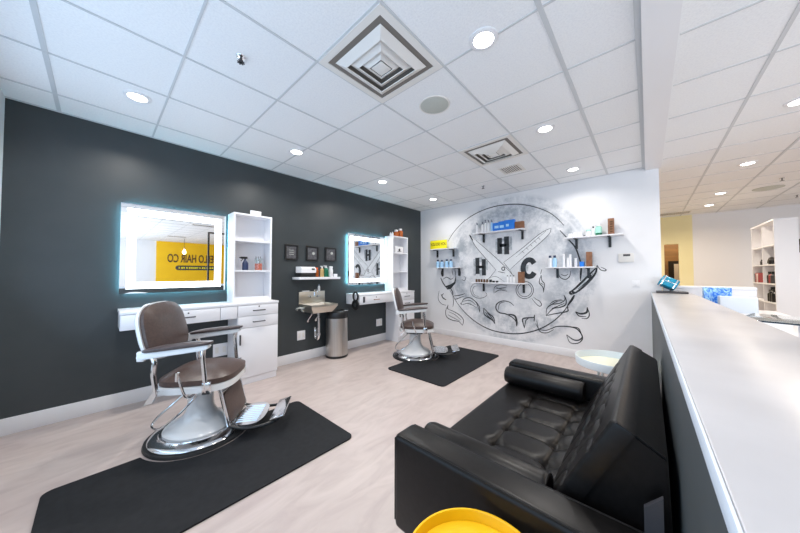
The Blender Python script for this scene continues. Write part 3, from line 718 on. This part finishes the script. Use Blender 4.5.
for p, w in (([(308,338),(312,292),(340,265),(398,255),(432,232),(426,200)],.012),([(426,200),(441,232),(436,266),(400,282),(352,292),(308,338)],.015),([(308,338),(360,326),(446,310),(452,290),(450,264)],.014),([(322,280),(372,246),(422,236)],.010),([(330,262),(362,240),(412,230)],.010),([(345,290),(395,270),(430,255)],.010),
    ([(503,312),(538,325),(578,315),(582,282)],.022),([(582,282),(596,330),(580,356),(545,356)],.011),([(503,312),(528,340),(575,345)],.012),
    ([(238,388),(258,424),(300,436),(342,424),(380,410),(450,410),(510,425),(545,466),(546,500),(515,522),(466,516),(444,465)],.013),([(245,370),(264,440),(312,452),(358,430)],.011),([(444,465),(490,498),(528,500),(549,480)],.015),([(470,412),(520,420),(540,450)],.010),
    ([(462,180),(492,164),(540,120),(598,62),(640,20)],.022),([(476,196),(512,180),(562,140),(612,88),(640,46),(646,4)],.024),([(462,180),(478,198)],.03),([(480,176),(500,190)],.03),([(505,150),(545,118)],.020),([(520,160),(585,105),(620,55)],.010),([(610,85),(600,60)],.012),
    ([(648,0),(668,30),(698,39),(706,30),(672,14)],.010),([(540,12),(534,92)],.013),([(452,268),(480,230),(496,200)],.024),([(388,50),(402,82),(436,96),(464,76),(470,40)],.010),([(405,60),(432,72),(455,60)],.008)):
    S(INK, A4, p, w*1.32)
obj('painted_flourish', INK, M_ink, t); INK = nb()
# scissors
FILL(CHK, P1, [(469.5,235),(474,238),(488,250.5),(503,264),(512,275),(505,277),(494,267),(478,250)])
FILL(CHK, P1, [(551,228),(549.5,233.5),(541,242),(525,256),(509,270),(503,263),(522,248),(540,233.5)])
for p, w in (([(469.5,235),(475,245.5),(485,257.5),(496,269.8)],.010),([(470,235.2),(486,249),(502,263.5),(515,277.5)],.010),([(469.5,234.8),(471,237.5),(473,240.5)],.026),
    ([(551,228),(549.5,233.5),(541,242),(525,256),(509.5,270)],.010),([(551,228),(540,233.7),(522.5,248),(503.6,262.5)],.010),([(503.6,262.5),(509.8,270)],.010),([(546,231),(530,245),(516,257)],.006),
    ([(496,269.8),(488.5,279),(483,283)],.009),([(509.8,270),(514,277.5)],.009),([(498,271.5),(505,273)],.012),([(489,278),(496,276.5),(505,282)],.007)):
    S(INK, P1, p, w)
for a, c in (((526,247.5),(528.5,250)),((530,244),(532.5,246.5)),((522,251),(524.5,253.5)),((534,240.5),(536.5,243)),((538,237.5),(540.5,240))): S(INK, P1, [a,c], .006)
S(INK, P1, [(503.3+1.5*math.cos(a),268.7+1.7*math.sin(a)) for a in [2*PI*i/8 for i in range(8)]], .017, sm=3, closed=True)
obj('blade_fill', CHK, M_chalk, t); obj('painted_scissors', INK, M_ink, t)
def letter(strokes, shad, name='painted_letter'):
    b = nb()
    for pts, w in strokes: S(b, P1, pts, w, off=.0035, taper=False)
    o = obj(name, b, M_ink, t)
    b = nb()
    for pts, w in shad: S(b, P1, pts, w, off=.0028, taper=False)
    obj('letter_shade', b, M_inkg, o)
letter([([(499.6,238),(499.8,254)],.088),([(506.5,236.5),(506.8,254.3)],.088),([(499.5,245.6),(506.5,245)],.055)],
       [([(496.8,239),(497,252.5)],.05),([(510.3,236.5),(510.4,250)],.06),([(502.9,238.5),(503,241.5)],.06),([(503,249.5),(503.2,254)],.06)])
letter([([(477.4,257.8),(477.7,274)],.082),([(483.8,259),(484,275.4)],.082),([(477.5,267),(484,267)],.05)],
       [([(474.6,259),(474.9,275.5)],.05),([(480.8,257.5),(480.9,262)],.06),([(481,270),(481.2,276)],.06),([(487,261),(487.1,270)],.03)])
letter([([(534.2,263.5),(531.5,260.3),(527.5,260.2),(524.3,263.5),(523.2,268.5),(524.6,273.8),(528,276.3),(531.8,275.8),(534.4,272.5)],.085)],
       [([(521,265.5),(520.8,271)],.04),([(527,265),(526.6,271)],.05),([(530,258.3),(526,258.6)],.03),([(530,278.4),(525.5,277.6)],.04)])
# ------------------------------------------------------------------ product shelves on the mural wall
def mural_shelf(y0, y1, z, label, bys, d=.19):
    t = thing('bracket_shelf', label, 'shelf', (F,(y0+y1)/2,z))
    w = (y1-y0)/2; m = (y0+y1)/2
    obj('board', bx(-d,-w,-.018,-.0045,w,0, r=.002), M_lam, t)
    for y in bys:
        b = nb(); box(b, -.030,y-m-.016,-.17,-.0045,y-m+.016,-.019); box(b, -d*.9,y-m-.016,-.029,-.030,y-m+.016,-.019); obj('bracket', b, M_bplast, t)
def py(px, x): return on_far(px, 270, x).y
FX = F-.10
def edge(px0, px1, py0): # board ends and height from its visible front line
    a, c = on_far(px0, py0, F-.10), on_far(px1, py0, F-.10)
    return c.y, a.y, on_far((px0+px1)/2, py0, F-.19).z
sh = {}
for nm, p0, p1, yy, bp, lb in (('sign',431,455.5,248.3,(437.5,453.5),'white shelf with yellow sign, upper left of the mural'),
    ('left',435,460,267.3,(442.5,459),'white shelf with pale blue bottles, lower left of the mural'),
    ('top',474.5,525,230.3,(484,523),'white shelf with blue boxes at the top of the mural above the letter H'),
    ('mid',473.5,526,282.8,(483.5,523.5),'white shelf with tiny dark jars at the centre of the mural under the scissors'),
    ('hr',566,624,235.2,(577,610.5),'white shelf with mint bottle and brown box, upper right beyond the mural'),
    ('lr',547,596,266.8,(557.5,588.5),'white shelf with white tubes, lower right of the mural')):
    ya, yb, z = edge(p0, p1, yy)
    mural_shelf(ya, yb, z, lb, [py(q, F-.02) for q in bp]); sh[nm] = z+.001
# yellow sign
ys0, ys1 = py(447, FX), py(430.5, FX)
t = thing('shelf_sign', 'yellow sign card with small brown words on the upper left mural shelf', 'sign', (FX,(ys0+ys1)/2,sh['sign']))
b = nb(); box(b, -.006,-(ys1-ys0)/2,0,.006,(ys1-ys0)/2,.185, r=.004); obj('card', b, M_yprint, t)
mt = Matrix.Translation((-.0075,0,.10)) @ Matrix(((0,0,-1,0),(-1,0,0,0),(0,1,0,0),(0,0,0,1)))
text_mesh('sign_words', 'YOU DO YOU', mt, M_brownp, t, size=.085, sx=.72, depth=.0008, bold=.001)
def pb(px, shelf, h, r, col, label, **k):
    k.setdefault('n', 12)
    return bottle('product_bottle', (FX, py(px, FX), sh[shelf]), h, r, col, label, **k)
for k, px in enumerate((438,442,446.8,451)):
    pb(px, 'left', .165 if k != 1 else .155, .036, M_lblue, '%s pale blue bottle with navy cap from the left on the lower left mural shelf' % ('first','second','third','fourth')[k], cap=M_navy, group='pale blue bottles on the lower left shelf')
for k, (px, h) in enumerate(((477.5,.20),(483,.20),(486,.23),(489,.225),(492.3,.22))):
    pb(px, 'top', h, .024, M_lblue if k==4 else M_wbott, '%s pale bottle with dark pump from the left on the top mural shelf' % ('first','second','third','fourth','fifth')[k], pump=True, cap=M_navy, group='pale pump bottles on the top shelf')
def pbox(name, px0, px1, shelf, h, col, label, d=.07, x=FX, **kw):
    ya, yb = py(px1, x), py(px0, x)
    return tag(obj(name, bx(x-d/2, ya, sh[shelf], x+d/2, yb, sh[shelf]+h, r=.002), col), label, 'box', **kw)
bb = pbox('product_box', 494, 499.3, 'top', .15, M_blue, 'blue box with white label on the top mural shelf, nearest the pump bottles')
bb2 = pbox('product_box', 499.6, 505, 'top', .165, M_blue, 'middle blue box on the top mural shelf')
bb3 = pbox('product_box', 505.3, 515.6, 'top', .175, M_blue, 'wide blue box beside the brown box on the top mural shelf')
for o, a0, a1, z in ((bb,495,499,.05),(bb2,500.2,504.3,.05),(bb3,506.5,509.3,.06)):
    ya, yb = py(a1,FX-.036), py(a0,FX-.036); b = nb(); box(b, FX-.0375,ya,sh['top']+z,FX-.0352,yb,sh['top']+z+.045); obj('box_label', b, M_lblue, o)
pbox('brown_box', 516, 524.5, 'top', .125, M_kraft, 'brown box at the right end of the top mural shelf')
for k, px in enumerate((476.5,479,481.5,484.2,487)):
    tag(obj('small_jar', lt([(0,0),(.019,0),(.019,.05),(.015,.058),(0,.058)], n=12), M_brownp, loc=(FX,py(px,FX),sh['mid'])), '%s brown jar from the left on the shelf under the scissors' % ('first','second','third','fourth','fifth')[k], 'jar', 'small jars on the middle shelf')
for k, px in enumerate((490.5,493.5,497)):
    tag(obj('small_tin', lt([(0,0),(.024,0),(.024,.032 if k else .052),(0,.032 if k else .052)], n=12), M_bplast, loc=(FX,py(px,FX),sh['mid'])), '%s black tin after the brown jars on the shelf under the scissors' % ('first','second','third')[k], 'tin', 'black tins on the middle shelf')
for k, px in enumerate((507.3,510.5,513.8)):
    bottle('small_vial', (FX,py(px,FX),sh['mid']), .13, .014, M_wbott, '%s little white vial with dark cap left of the brown box on the middle shelf' % ('first','second','third')[k], n=10, caph=.14, group='white vials on the middle shelf')
t = pbox('brown_box', 518.5, 524, 'mid', .19, M_kraft, 'tall brown box on the shelf under the letter C')
for k, px in enumerate((550.3,554.8)):
    pb(px, 'lr', .185, .031, M_lblue if k else M_wbott, '%s pale bottle with blue pointed cap on the lower right mural shelf' % ('left','right')[k], cap=M_navy, group='blue capped bottles on the lower right shelf')
for k, (px, h) in enumerate(((564,.20),(568,.14),(570.5,.19),(576,.13))):
    bottle('white_tube', (FX,py(px,FX),sh['lr']), h, .019, M_wbott, '%s white tube with dark foot cap from the left on the lower right mural shelf' % ('first','second','third','fourth')[k], cap=M_wbott, neck=.85, n=12, caph=.1, group='white tubes on the lower right shelf')
pbox('small_blue_box', 580, 584.5, 'lr', .075, M_blue, 'small blue box on the lower right mural shelf')
pbox('brown_box', 586.7, 592.3, 'lr', .215, M_kraft, 'brown box at the right end of the lower right mural shelf')
for k, (a, c, h) in enumerate(((569.5,573.5,.06),(574,578,.07),(578.4,583,.065))):
    pbox('white_carton', a, c, 'hr', h, M_wbott, '%s low white carton on the upper right shelf' % ('left','middle','right')[k], group='low white cartons on the upper right shelf')
tag(obj('black_lid', lt([(0,0),(.012,0),(.012,.02),(0,.02)], n=10), M_bplast, loc=(FX,py(585,FX),sh['hr'])), 'tiny black cap lying on the upper right shelf', 'cap')
bottle('product_bottle', (FX,py(589.2,FX),sh['hr']), .095, .03, M_wbott, 'short white jar with pale green lid on the upper right shelf', cap=M_mint, neck=.9, n=14)
bottle('product_bottle', (FX,py(594,FX),sh['hr']), .14, .022, M_wbott, 'white dropper bottle with dark tip on the upper right shelf', n=14, neck=.35)
o = bottle('product_bottle', (FX,py(599.5,FX),sh['hr']), .165, .04, M_mint, 'mint green bottle on the upper right shelf', cap=M_wbott, neck=.8, n=16)
obj('bottle_base', lt([(0,.001),(.0405,.001),(.0405,.035),(0,.035)], n=16), M_green, o)
o = pbox('brown_box', 609, 615.2, 'hr', .225, M_kraft, 'brown box with dark lettering at the right end of the upper right shelf')
b = nb()
yy0, yy1 = py(613.6,FX-.036), py(610.8,FX-.036)
for k in range(5): box(b, FX-.0362, yy0, sh['hr']+.03+k*.034, FX-.0348, yy1, sh['hr']+.05+k*.034)
obj('box_print', b, M_brownp, o)
# thermostat and switch
p0, p1 = on_far(618.3,253.6,F-.02), on_far(634,262,F-.02)
t = thing('thermostat', 'white wall thermostat right of the product shelves', 'thermostat', (F,(p0.y+p1.y)/2,(p0.z+p1.z)/2))
w, h = (p0.y-p1.y)/2, (p0.z-p1.z)/2
obj('body', bx(-.024,-w,-h,-.001,w,h, r=.004), M_ventw, t)
obj('display', bx(-.0255,-.045,h*.35,-.0235,.03,h*.8), M_slate, t)
t = thing('switch_plate', 'white light switch plate low on the wall beside the counter end', 'light switch', (F,.12,1.138))
obj('cover', bx(-.007,-.04,-.045,-.001,.04,.045, r=.002), M_wbott, t); obj('rocker', bx(-.010,-.014,-.028,-.0065,.014,.028, r=.001), M_wbott, t)

# ------------------------------------------------------------------ sofa
t = thing('sofa', 'black tufted leather sofa backed against the reception counter', 'sofa', (1.66,.40,0))
ox, oy = 1.66, .40
b = nb(); box(b, 1.05-ox,.0-oy,.17,2.28-ox,.845-oy,.30, r=.012); obj('base', b, M_black, t)
Ls, Ds = 1.23, .80
su = [Ls*i/7 for i in range(1,7)]
btn = [(u,.25) for u in su]+[(u,.50) for u in su]
b = nb(); hf = cushion(b, (1.05-ox,.86-oy,.285), (0,-1,0), (1,0,0), Ds, Ls, .13, [(.25,0,Ls),(.50,0,Ls)], [(u,.25,Ds) for u in su], [(v,u) for u, v in btn], r=.035, NU=84, NV=110)
seat = obj('seat_cushion', b, M_black, t, ang=60)
for u, v in btn:
    b = nb(); lathe(b, [(0,.0075),(.009,.005),(.012,0),(.009,-.004),(0,-.004)], n=12); o = obj('button', b, M_black, seat); o.location = (1.05-ox+u, .86-oy-v, .285+hf(v,u)+.001)
# back: wedge with a tufted front face
bs = Vector((1.075-ox,.30-oy,.395)); ft = Vector((1.075-ox,.075-oy,.822)); d = ft-bs; Hb = d.length; Lb = 1.225
b = nb(); poly(b, [(1.083-ox,.297-oy,.40),(1.083-ox,.078-oy,.822),(1.083-ox,-.033-oy,.757),(1.083-ox,-.045-oy,.34),(1.083-ox,.12-oy,.34)], (Lb-.016,0,0)); bmesh.ops.bevel(b, geom=b.edges[:], offset=.006, segments=2, affect='EDGES')
obj('back_frame', b, M_black, t)
su2 = [Lb*i/7 for i in range(1,7)]; sv2 = [Hb*.36, Hb*.70]
b = nb(); un = Vector((1,0,0)).cross(d.normalized())
fwd = d.normalized().cross(Vector((1,0,0)))      # towards the seat
if fwd.y < 0: fwd = -fwd
o3 = bs - fwd*.045
hb = cushion(b, o3+Vector((Lb,0,0)), (-1,0,0), d, Lb, Hb, .062, [(u,0,Hb*.70) for u in su2], [(v,0,Lb) for v in sv2], [(u,v) for u in su2 for v in sv2], r=.012, NU=110, NV=60)
bk = obj('back_cushion', b, M_black, t, ang=60)
for u in su2:
    for v in sv2:
        b = nb(); lathe(b, [(0,.007),(.009,.005),(.012,0),(.009,-.004),(0,-.004)], n=12); o = obj('button', b, M_black, bk)
        o.location = o3+Vector((Lb-u,0,0))+d.normalized()*v+fwd*(hb(u,v)+.001); o.rotation_euler = fwd.to_track_quat('Z','Y').to_euler()
# arms, bolsters
for x0, x1, nm in ((.907,1.047,'near'),(2.283,2.415,'far')):
    b = nb(); box(b, x0-ox,-.035-oy,.15,x1-ox,.865-oy,.56, r=.024, seg=4); ar = obj('arm', b, M_black, t)
    b = nb(); xs = x0+.004 if nm=='near' else x1-.004
    for xq in (x0+.010, x1-.010): tube(b, [(xq-ox,-.02-oy,.554),(xq-ox,.845-oy,.554),(xq-ox,.860-oy,.54),(xq-ox,.862-oy,.18)], .004, n=6)
    obj('piping', b, M_black, ar)
for xc, ya, yb in ((1.118,.28,.83),(2.207,.33,.855)):
    b = nb(); lathe(b, [(0,ya-oy+.012),(.03,ya-oy+.006),(.055,ya-oy),(.062,ya-oy+.006),(.066,ya-oy+.02),(.066,yb-oy-.03),(.058,yb-oy-.006),(.04,yb-oy),(0,yb-oy)], (xc-ox,0,.481), 36, 'y')
    bo_ = obj('bolster', b, M_black, t)
    b = nb(); tube(b, [(xc-ox+.061*math.cos(a), ya-oy+.004, .481+.061*math.sin(a)) for a in [2*PI*i/32 for i in range(32)]], .004, n=6, closed=True); obj('bolster_piping', b, M_black, bo_)
for x in (.98,2.35):
    for y in (.06,.78):
        b = nb(); lathe(b, [(0,0),(.018,0),(.026,.165),(0,.165)], (x-ox,y-oy,0), 16); obj('leg', b, M_chrome, t)
b = nb(); poly(b, [(1.03-ox,.02-oy,.18),(1.03-ox,-.02-oy,.18),(1.03-ox,-.02-oy,.675),(1.03-ox,.02-oy,.63)], (.016,0,0)); obj('hinge_bracket', b, M_slate, t)

# tray tables
def tray(name, label, loc, r, h, m_out, m_in, rim=.035):
    t = thing(name, label, 'side table', loc)
    obj('tray_rim', lt([(r-.004,h-rim-.004),(r,h-rim),(r+.004,h-.004),(r+.002,h),(r-.004,h),(r-.006,h-.004),(r-.010,h-rim+.004)], n=64, cap=False), m_out, t)
    obj('tray_bottom', lt([(0,h-rim-.004),(r-.004,h-rim-.004),(r-.010,h-rim+.004),(0,h-rim+.004)], n=64), m_in, t)
    for k in range(3):
        a = 2*PI*k/3+.5
        obj('leg', tb([(r*.55*math.cos(a),r*.55*math.sin(a),h-rim-.004),(r*.9*math.cos(a),r*.9*math.sin(a),0.006)], .011, n=10), m_out, t)
tray('tray_table', 'round yellow tray side table in front of the sofa arm at the bottom edge', (.69,.352,0), .194, .492, M_gold, M_gold)
tray('tray_table', 'round white tray side table with cream top between the sofa and the mural wall', (3.36,.27,0), .30, .46, M_whitet, M_creamt, rim=.07)

# ------------------------------------------------------------------ reception counter
t = thing('reception_counter', 'long reception counter with dark grey front and white top behind the sofa', 'counter', (2.2,-.1884,0), .0068)
obj('front_panel', bx(-2.6,.085,0,2.714,.139,1.001), M_grey, t)
obj('top', bx(-2.6,-.235,1.002,2.7135,.137,1.036, r=.003), M_counter, t)
obj('nosing', bx(-2.6,.1372,1.001,2.7135,.141,1.0345, r=.001), M_edge, t)
obj('back_panel', bx(-2.6,-.10,0,2.714,.06,1.0015), M_lam, t)
t = thing('reception_desk', 'white staff desk surface below the reception counter top', 'desk', (2.6,-.85,0))
obj('desk_top', bx(-2.6,-.35,.72,2.1,.545,.75), M_lam, t)
obj('desk_side', bx(-2.6,-.34,0,-2.56,.53,.72), M_lam, t); obj('desk_side', bx(2.05,-.34,0,2.09,.53,.72), M_lam, t)
t = thing('return_ledge', 'white raised ledge closing the far end of the reception desk', 'counter', (5.02,-.55,0))
obj('body', bx(-.10,-.345,0,.12,.405,1.09), M_lam, t); obj('cap', bx(-.105,-.35,1.091,.13,.405,1.122, r=.003), M_lam, t)
# shelf carrying the boxes
t = thing('inner_shelf', 'white raised shelf behind the counter holding the blue and white boxes', 'shelf', (4.5,-.65,0))
obj('shelf_board', bx(-.26,-.33,.86,.26,.21,.885), M_lam, t); obj('support', bx(-.25,-.32,.751,-.23,.2,.86), M_lam, t); obj('support', bx(.23,-.32,.751,.25,.2,.86), M_lam, t)
t = thing('blue_box', 'blue box with white swirl pattern behind the counter', 'box', (4.56,-.552,.886))
obj('box_body', bx(-.06,-.105,0,.06,.095,.24, r=.002), M_swirl, t)
obj('box_corner', bx(-.062,-.105,.005,-.0605,-.075,.06), M_slate, t)
tag(obj('white_box', bx(4.27,-.785,.886,4.42,-.545,1.043, r=.003), mat('pale_carton', (.62,.68,.76), .45)), 'plain white box in front of the blue swirl box behind the counter', 'box')
t = thing('glass_panel', 'glass sheet with dark edge lying behind the counter at the right edge', 'glass panel', (3.45,-.75,.932))
a = math.radians(-18)
obj('pane', bx(-.28,-.30,0,.28,.17,.008, r=.002), M_glass, t); b = nb()
box(b, -.292,-.30,-.001,-.281,.17,.010); box(b, -.28,.171,-.001,.28,.182,.010); obj('edge_strip', b, M_glasse, t)
for s in (-1,1): obj('standoff', bx(s*.2-.012,-.1,-.1815,s*.2+.012,-.076,-.001), M_chrome, t)
t.rotation_euler = (0,0,a)
# tablet stand and teal object on the counter end
b = nb(); poly(b, [(4.86,-.075,1.037),(4.865,-.125,1.037),(4.86,-.345,1.037),(4.905,-.22,1.037),(4.905,-.075,1.037)], (0,0,.012))
b.free(); b = nb(); box(b, -.18,-.145,0,.030,.135,.022, r=.004)
tag(obj('dark_tray', b, M_slate, loc=(4.865,-.21,1.037)), 'flat dark tray on the far end of the counter top', 'tray')
t = thing('tape_dispenser', 'shiny teal dispenser lying on the dark tray at the counter end', 'dispenser', (4.80,-.19,1.160))
b = nb(); t2 = nb(); box(t2, -.062,-.085,-.062,.062,.085,.062, r=.02, seg=3); R_ = Matrix.Rotation(math.radians(28),4,'X') @ Matrix.Rotation(math.radians(18),4,'Y'); merge(b, t2, R_); obj('casing', b, M_teal, t)
for k in (-1,1):
    b = nb(); t2 = nb(); box(t2, -.064,k*.058-.008,-.064,.064,k*.058+.008,.064, r=.004); merge(b, t2, R_); obj('band', b, M_chrome, t)
b = nb(); t2 = nb(); box(t2, -.0655,-.07,-.004,.0655,.07,.004, r=.002); merge(b, t2, R_); obj('band', b, M_chrome, t)

# ------------------------------------------------------------------ bookcase on the right
t = thing('bookcase', 'tall open white bookcase in the reception area at right', 'bookcase', (7.85,-1.62,0))
x0, x1, ya, yb, zt = -.60, .68, -.12, .11, 2.13
obj('side_panel', bx(x0,ya,0,x0+.025,yb,zt), M_lam, t); obj('side_panel', bx(x1-.025,ya,0,x1,yb,zt), M_lam, t)
obj('divider', bx(.03,ya+.01,.06,.05,yb-.002,zt-.025), M_lam, t); obj('back_panel', bx(x0+.025,ya,.0,x1-.025,ya+.01,zt), M_lam, t)
obj('top_panel', bx(x0-.01,ya,zt,x1+.01,yb+.005,zt+.025), M_lam, t)
for z in (.06,.45,.80,1.11,1.43,1.75):
    obj('shelf', bx(x0+.025,ya+.01,z-.02,.03,yb-.003,z), M_lam, t); obj('shelf', bx(.05,ya+.01,z-.02,x1-.025,yb-.003,z), M_lam, t)
def bk_item(name, dx, z, shape, m, label, cat):
    o = tag(obj(name, shape, m, loc=(7.85+dx, -1.565, z+.001)), label, cat); return o
b = nb(); tube(b, [(-.09,0,.03),(-.06,0,.08),(0,0,.10),(.06,0,.07),(.09,0,.03)], .03, n=10, sm=4); lathe(b, [(0,0),(.05,0),(.05,.07),(0,.09)], (-.07,0,0), 14); bk_item('hair_clipper', -.17, 1.43, b, M_bplast, 'black hair tool on the third shelf of the bookcase', 'hair tool')
for k in range(3): bottle('display_bottle', (7.85-.28+.09*k,-1.56,1.111), .20, .036, (M_slate,M_red,M_bplast)[k], '%s bottle of the group on the middle right bookcase shelf' % ('slate grey','dull red','black')[k], n=14)
for k in range(3): bottle('display_bottle', (7.85-.30+.10*k,-1.565,.801), (.22,.25,.2)[k], .042, M_bplast, '%s black bottle on the low right bookcase shelf' % ('left','tall middle','right')[k], n=14)
for k in range(4): tag(obj('display_book', bx(7.85+.36+.07*k,-1.62,1.111,7.85+.415+.07*k,-1.52,1.29-.015*(k%2), r=.003), (M_red,M_ventw,M_red,M_slate)[k]), ('thick red','white','thin red','grey')[k]+' book on the middle left bookcase shelf', 'book', 'books in the bookcase')
bottle('display_bottle', (7.85+.32,-1.565,1.431), .10, .03, M_slate, 'small grey bottle on the third left bookcase shelf', n=14)
b = nb(); box(b, -.03,-.34,-.14,-.001,.34,.14, r=.004); tag(obj('wall_screen', b, M_bplast, loc=(XB,-2.62,1.85)), 'black screen on the back wall at the right picture edge', 'screen')

# ------------------------------------------------------------------ things seen in the mirror
t = thing('wall_lettering', 'black HELLO HAIR CO lettering on the yellow wall, seen reversed in the mirror', 'sign', (3.08,YR+.03,1.8))
mt = Matrix.Translation((-.11,.006,.17)) @ Matrix(((-1,0,0,0),(0,0,1,0),(0,1,0,0),(0,0,0,1)))
text_mesh('sign_letters', 'HELLO HAIR CO', mt, M_brownp, t, size=.50, sx=.52, depth=.004, bold=.012)
b = nb(); P = []
for i in range(13): a = PI/2+PI*i/12; P.append((-.78+.105+.105*math.cos(a), .001, -.235+.105*math.sin(a)))
for i in range(13): a = -PI/2+PI*i/12; P.append((.78-.105+.105*math.cos(a), .001, -.235+.105*math.sin(a)))
poly(b, P, (0,.01,0)); obj('banner', b, M_slate, t)
b = nb(); x = -.66; random.seed(3)
while x < .62:
    w = random.choice((.035,.05,.06)); box(b, x,.0112,-.27,x+w,.0125,-.20); x += w+random.choice((.02,.02,.05))
obj('banner_words', b, M_yprint, t)
t = thing('pendant_lamp', 'bare warm bulb pendant hanging before the yellow wall, seen in the mirror', 'pendant lamp', (2.26,-6.0,2.16))
obj('cord', tb([(0,0,.16),(0,0,HZ-2.16)], .005, n=8), M_bplast, t); obj('socket', lt([(0,.10),(.03,.10),(.03,.17),(0,.17)], n=16), M_copper, t)
obj('bulb', lt([(0,-.10),(.03,-.09),(.055,-.05),(.055,0),(.03,.07),(.02,.10),(0,.10)], n=20), M_bulb, t)
t = thing('pipe_frame', 'black metal pipe frame standing on the reception desk, seen in the mirror', 'frame', (1.86,-.68,.752))
obj('post', bx(-.018,-.018,0,.018,.018,1.56), M_bplast, t); obj('post', bx(.50,-.018,0,.536,.018,1.56), M_bplast, t); obj('crossbar', bx(-.018,-.018,1.561,.536,.018,1.597), M_bplast, t)
obj('foot', bx(-.06,-.05,0,.03,.05,.0), M_bplast, t) if False else None

# ------------------------------------------------------------------ light
w = bpy.data.worlds.new('World'); bpy.context.scene.world = w; w.use_nodes = True
bg = w.node_tree.nodes['Background']; bg.inputs['Color'].default_value = (.72,.86,1,1); bg.inputs['Strength'].default_value = 1.2
L = bpy.data.lights.new('daylight', 'AREA'); L.shape = 'RECTANGLE'; L.size = 5.6; L.size_y = 2.0; L.energy = 210; L.color = (.78,.89,1)
lo = bpy.data.objects.new('daylight', L); C.objects.link(lo); lo.location = (XN-.16,-4.5,1.42); lo.rotation_euler = (PI/2+.5,0,-PI/2)
L = bpy.data.lights.new('daylight_near', 'AREA'); L.shape = 'RECTANGLE'; L.size = 3.4; L.size_y = 2.0; L.energy = 40; L.color = (.46,.70,1)
lo = bpy.data.objects.new('daylight_near', L); C.objects.link(lo); lo.location = (XN-.16,1.55,1.42); lo.rotation_euler = (PI/2+.55,0,-PI/2)
# ------------------------------------------------------------------ camera
cam = bpy.data.cameras.new('Camera'); cam.sensor_width = 36; cam.lens = FOC*36/800; cam.clip_start = .02
co = bpy.data.objects.new('Camera', cam); C.objects.link(co)
co.matrix_world = Matrix(((rt.x,up.x,-fw.x,0),(rt.y,up.y,-fw.y,0),(rt.z,up.z,-fw.z,CZ),(0,0,0,1)))
sc = bpy.context.scene; sc.camera = co
sc.view_settings.view_transform = 'Standard'; sc.view_settings.look = 'None'; sc.view_settings.gamma = 1; sc.view_settings.use_curve_mapping = False
sc.view_settings.exposure = -0.2
sc.cycles.use_denoising = True
sc.cycles.max_bounces = 8; sc.cycles.diffuse_bounces = 5; sc.cycles.sample_clamp_indirect = 6
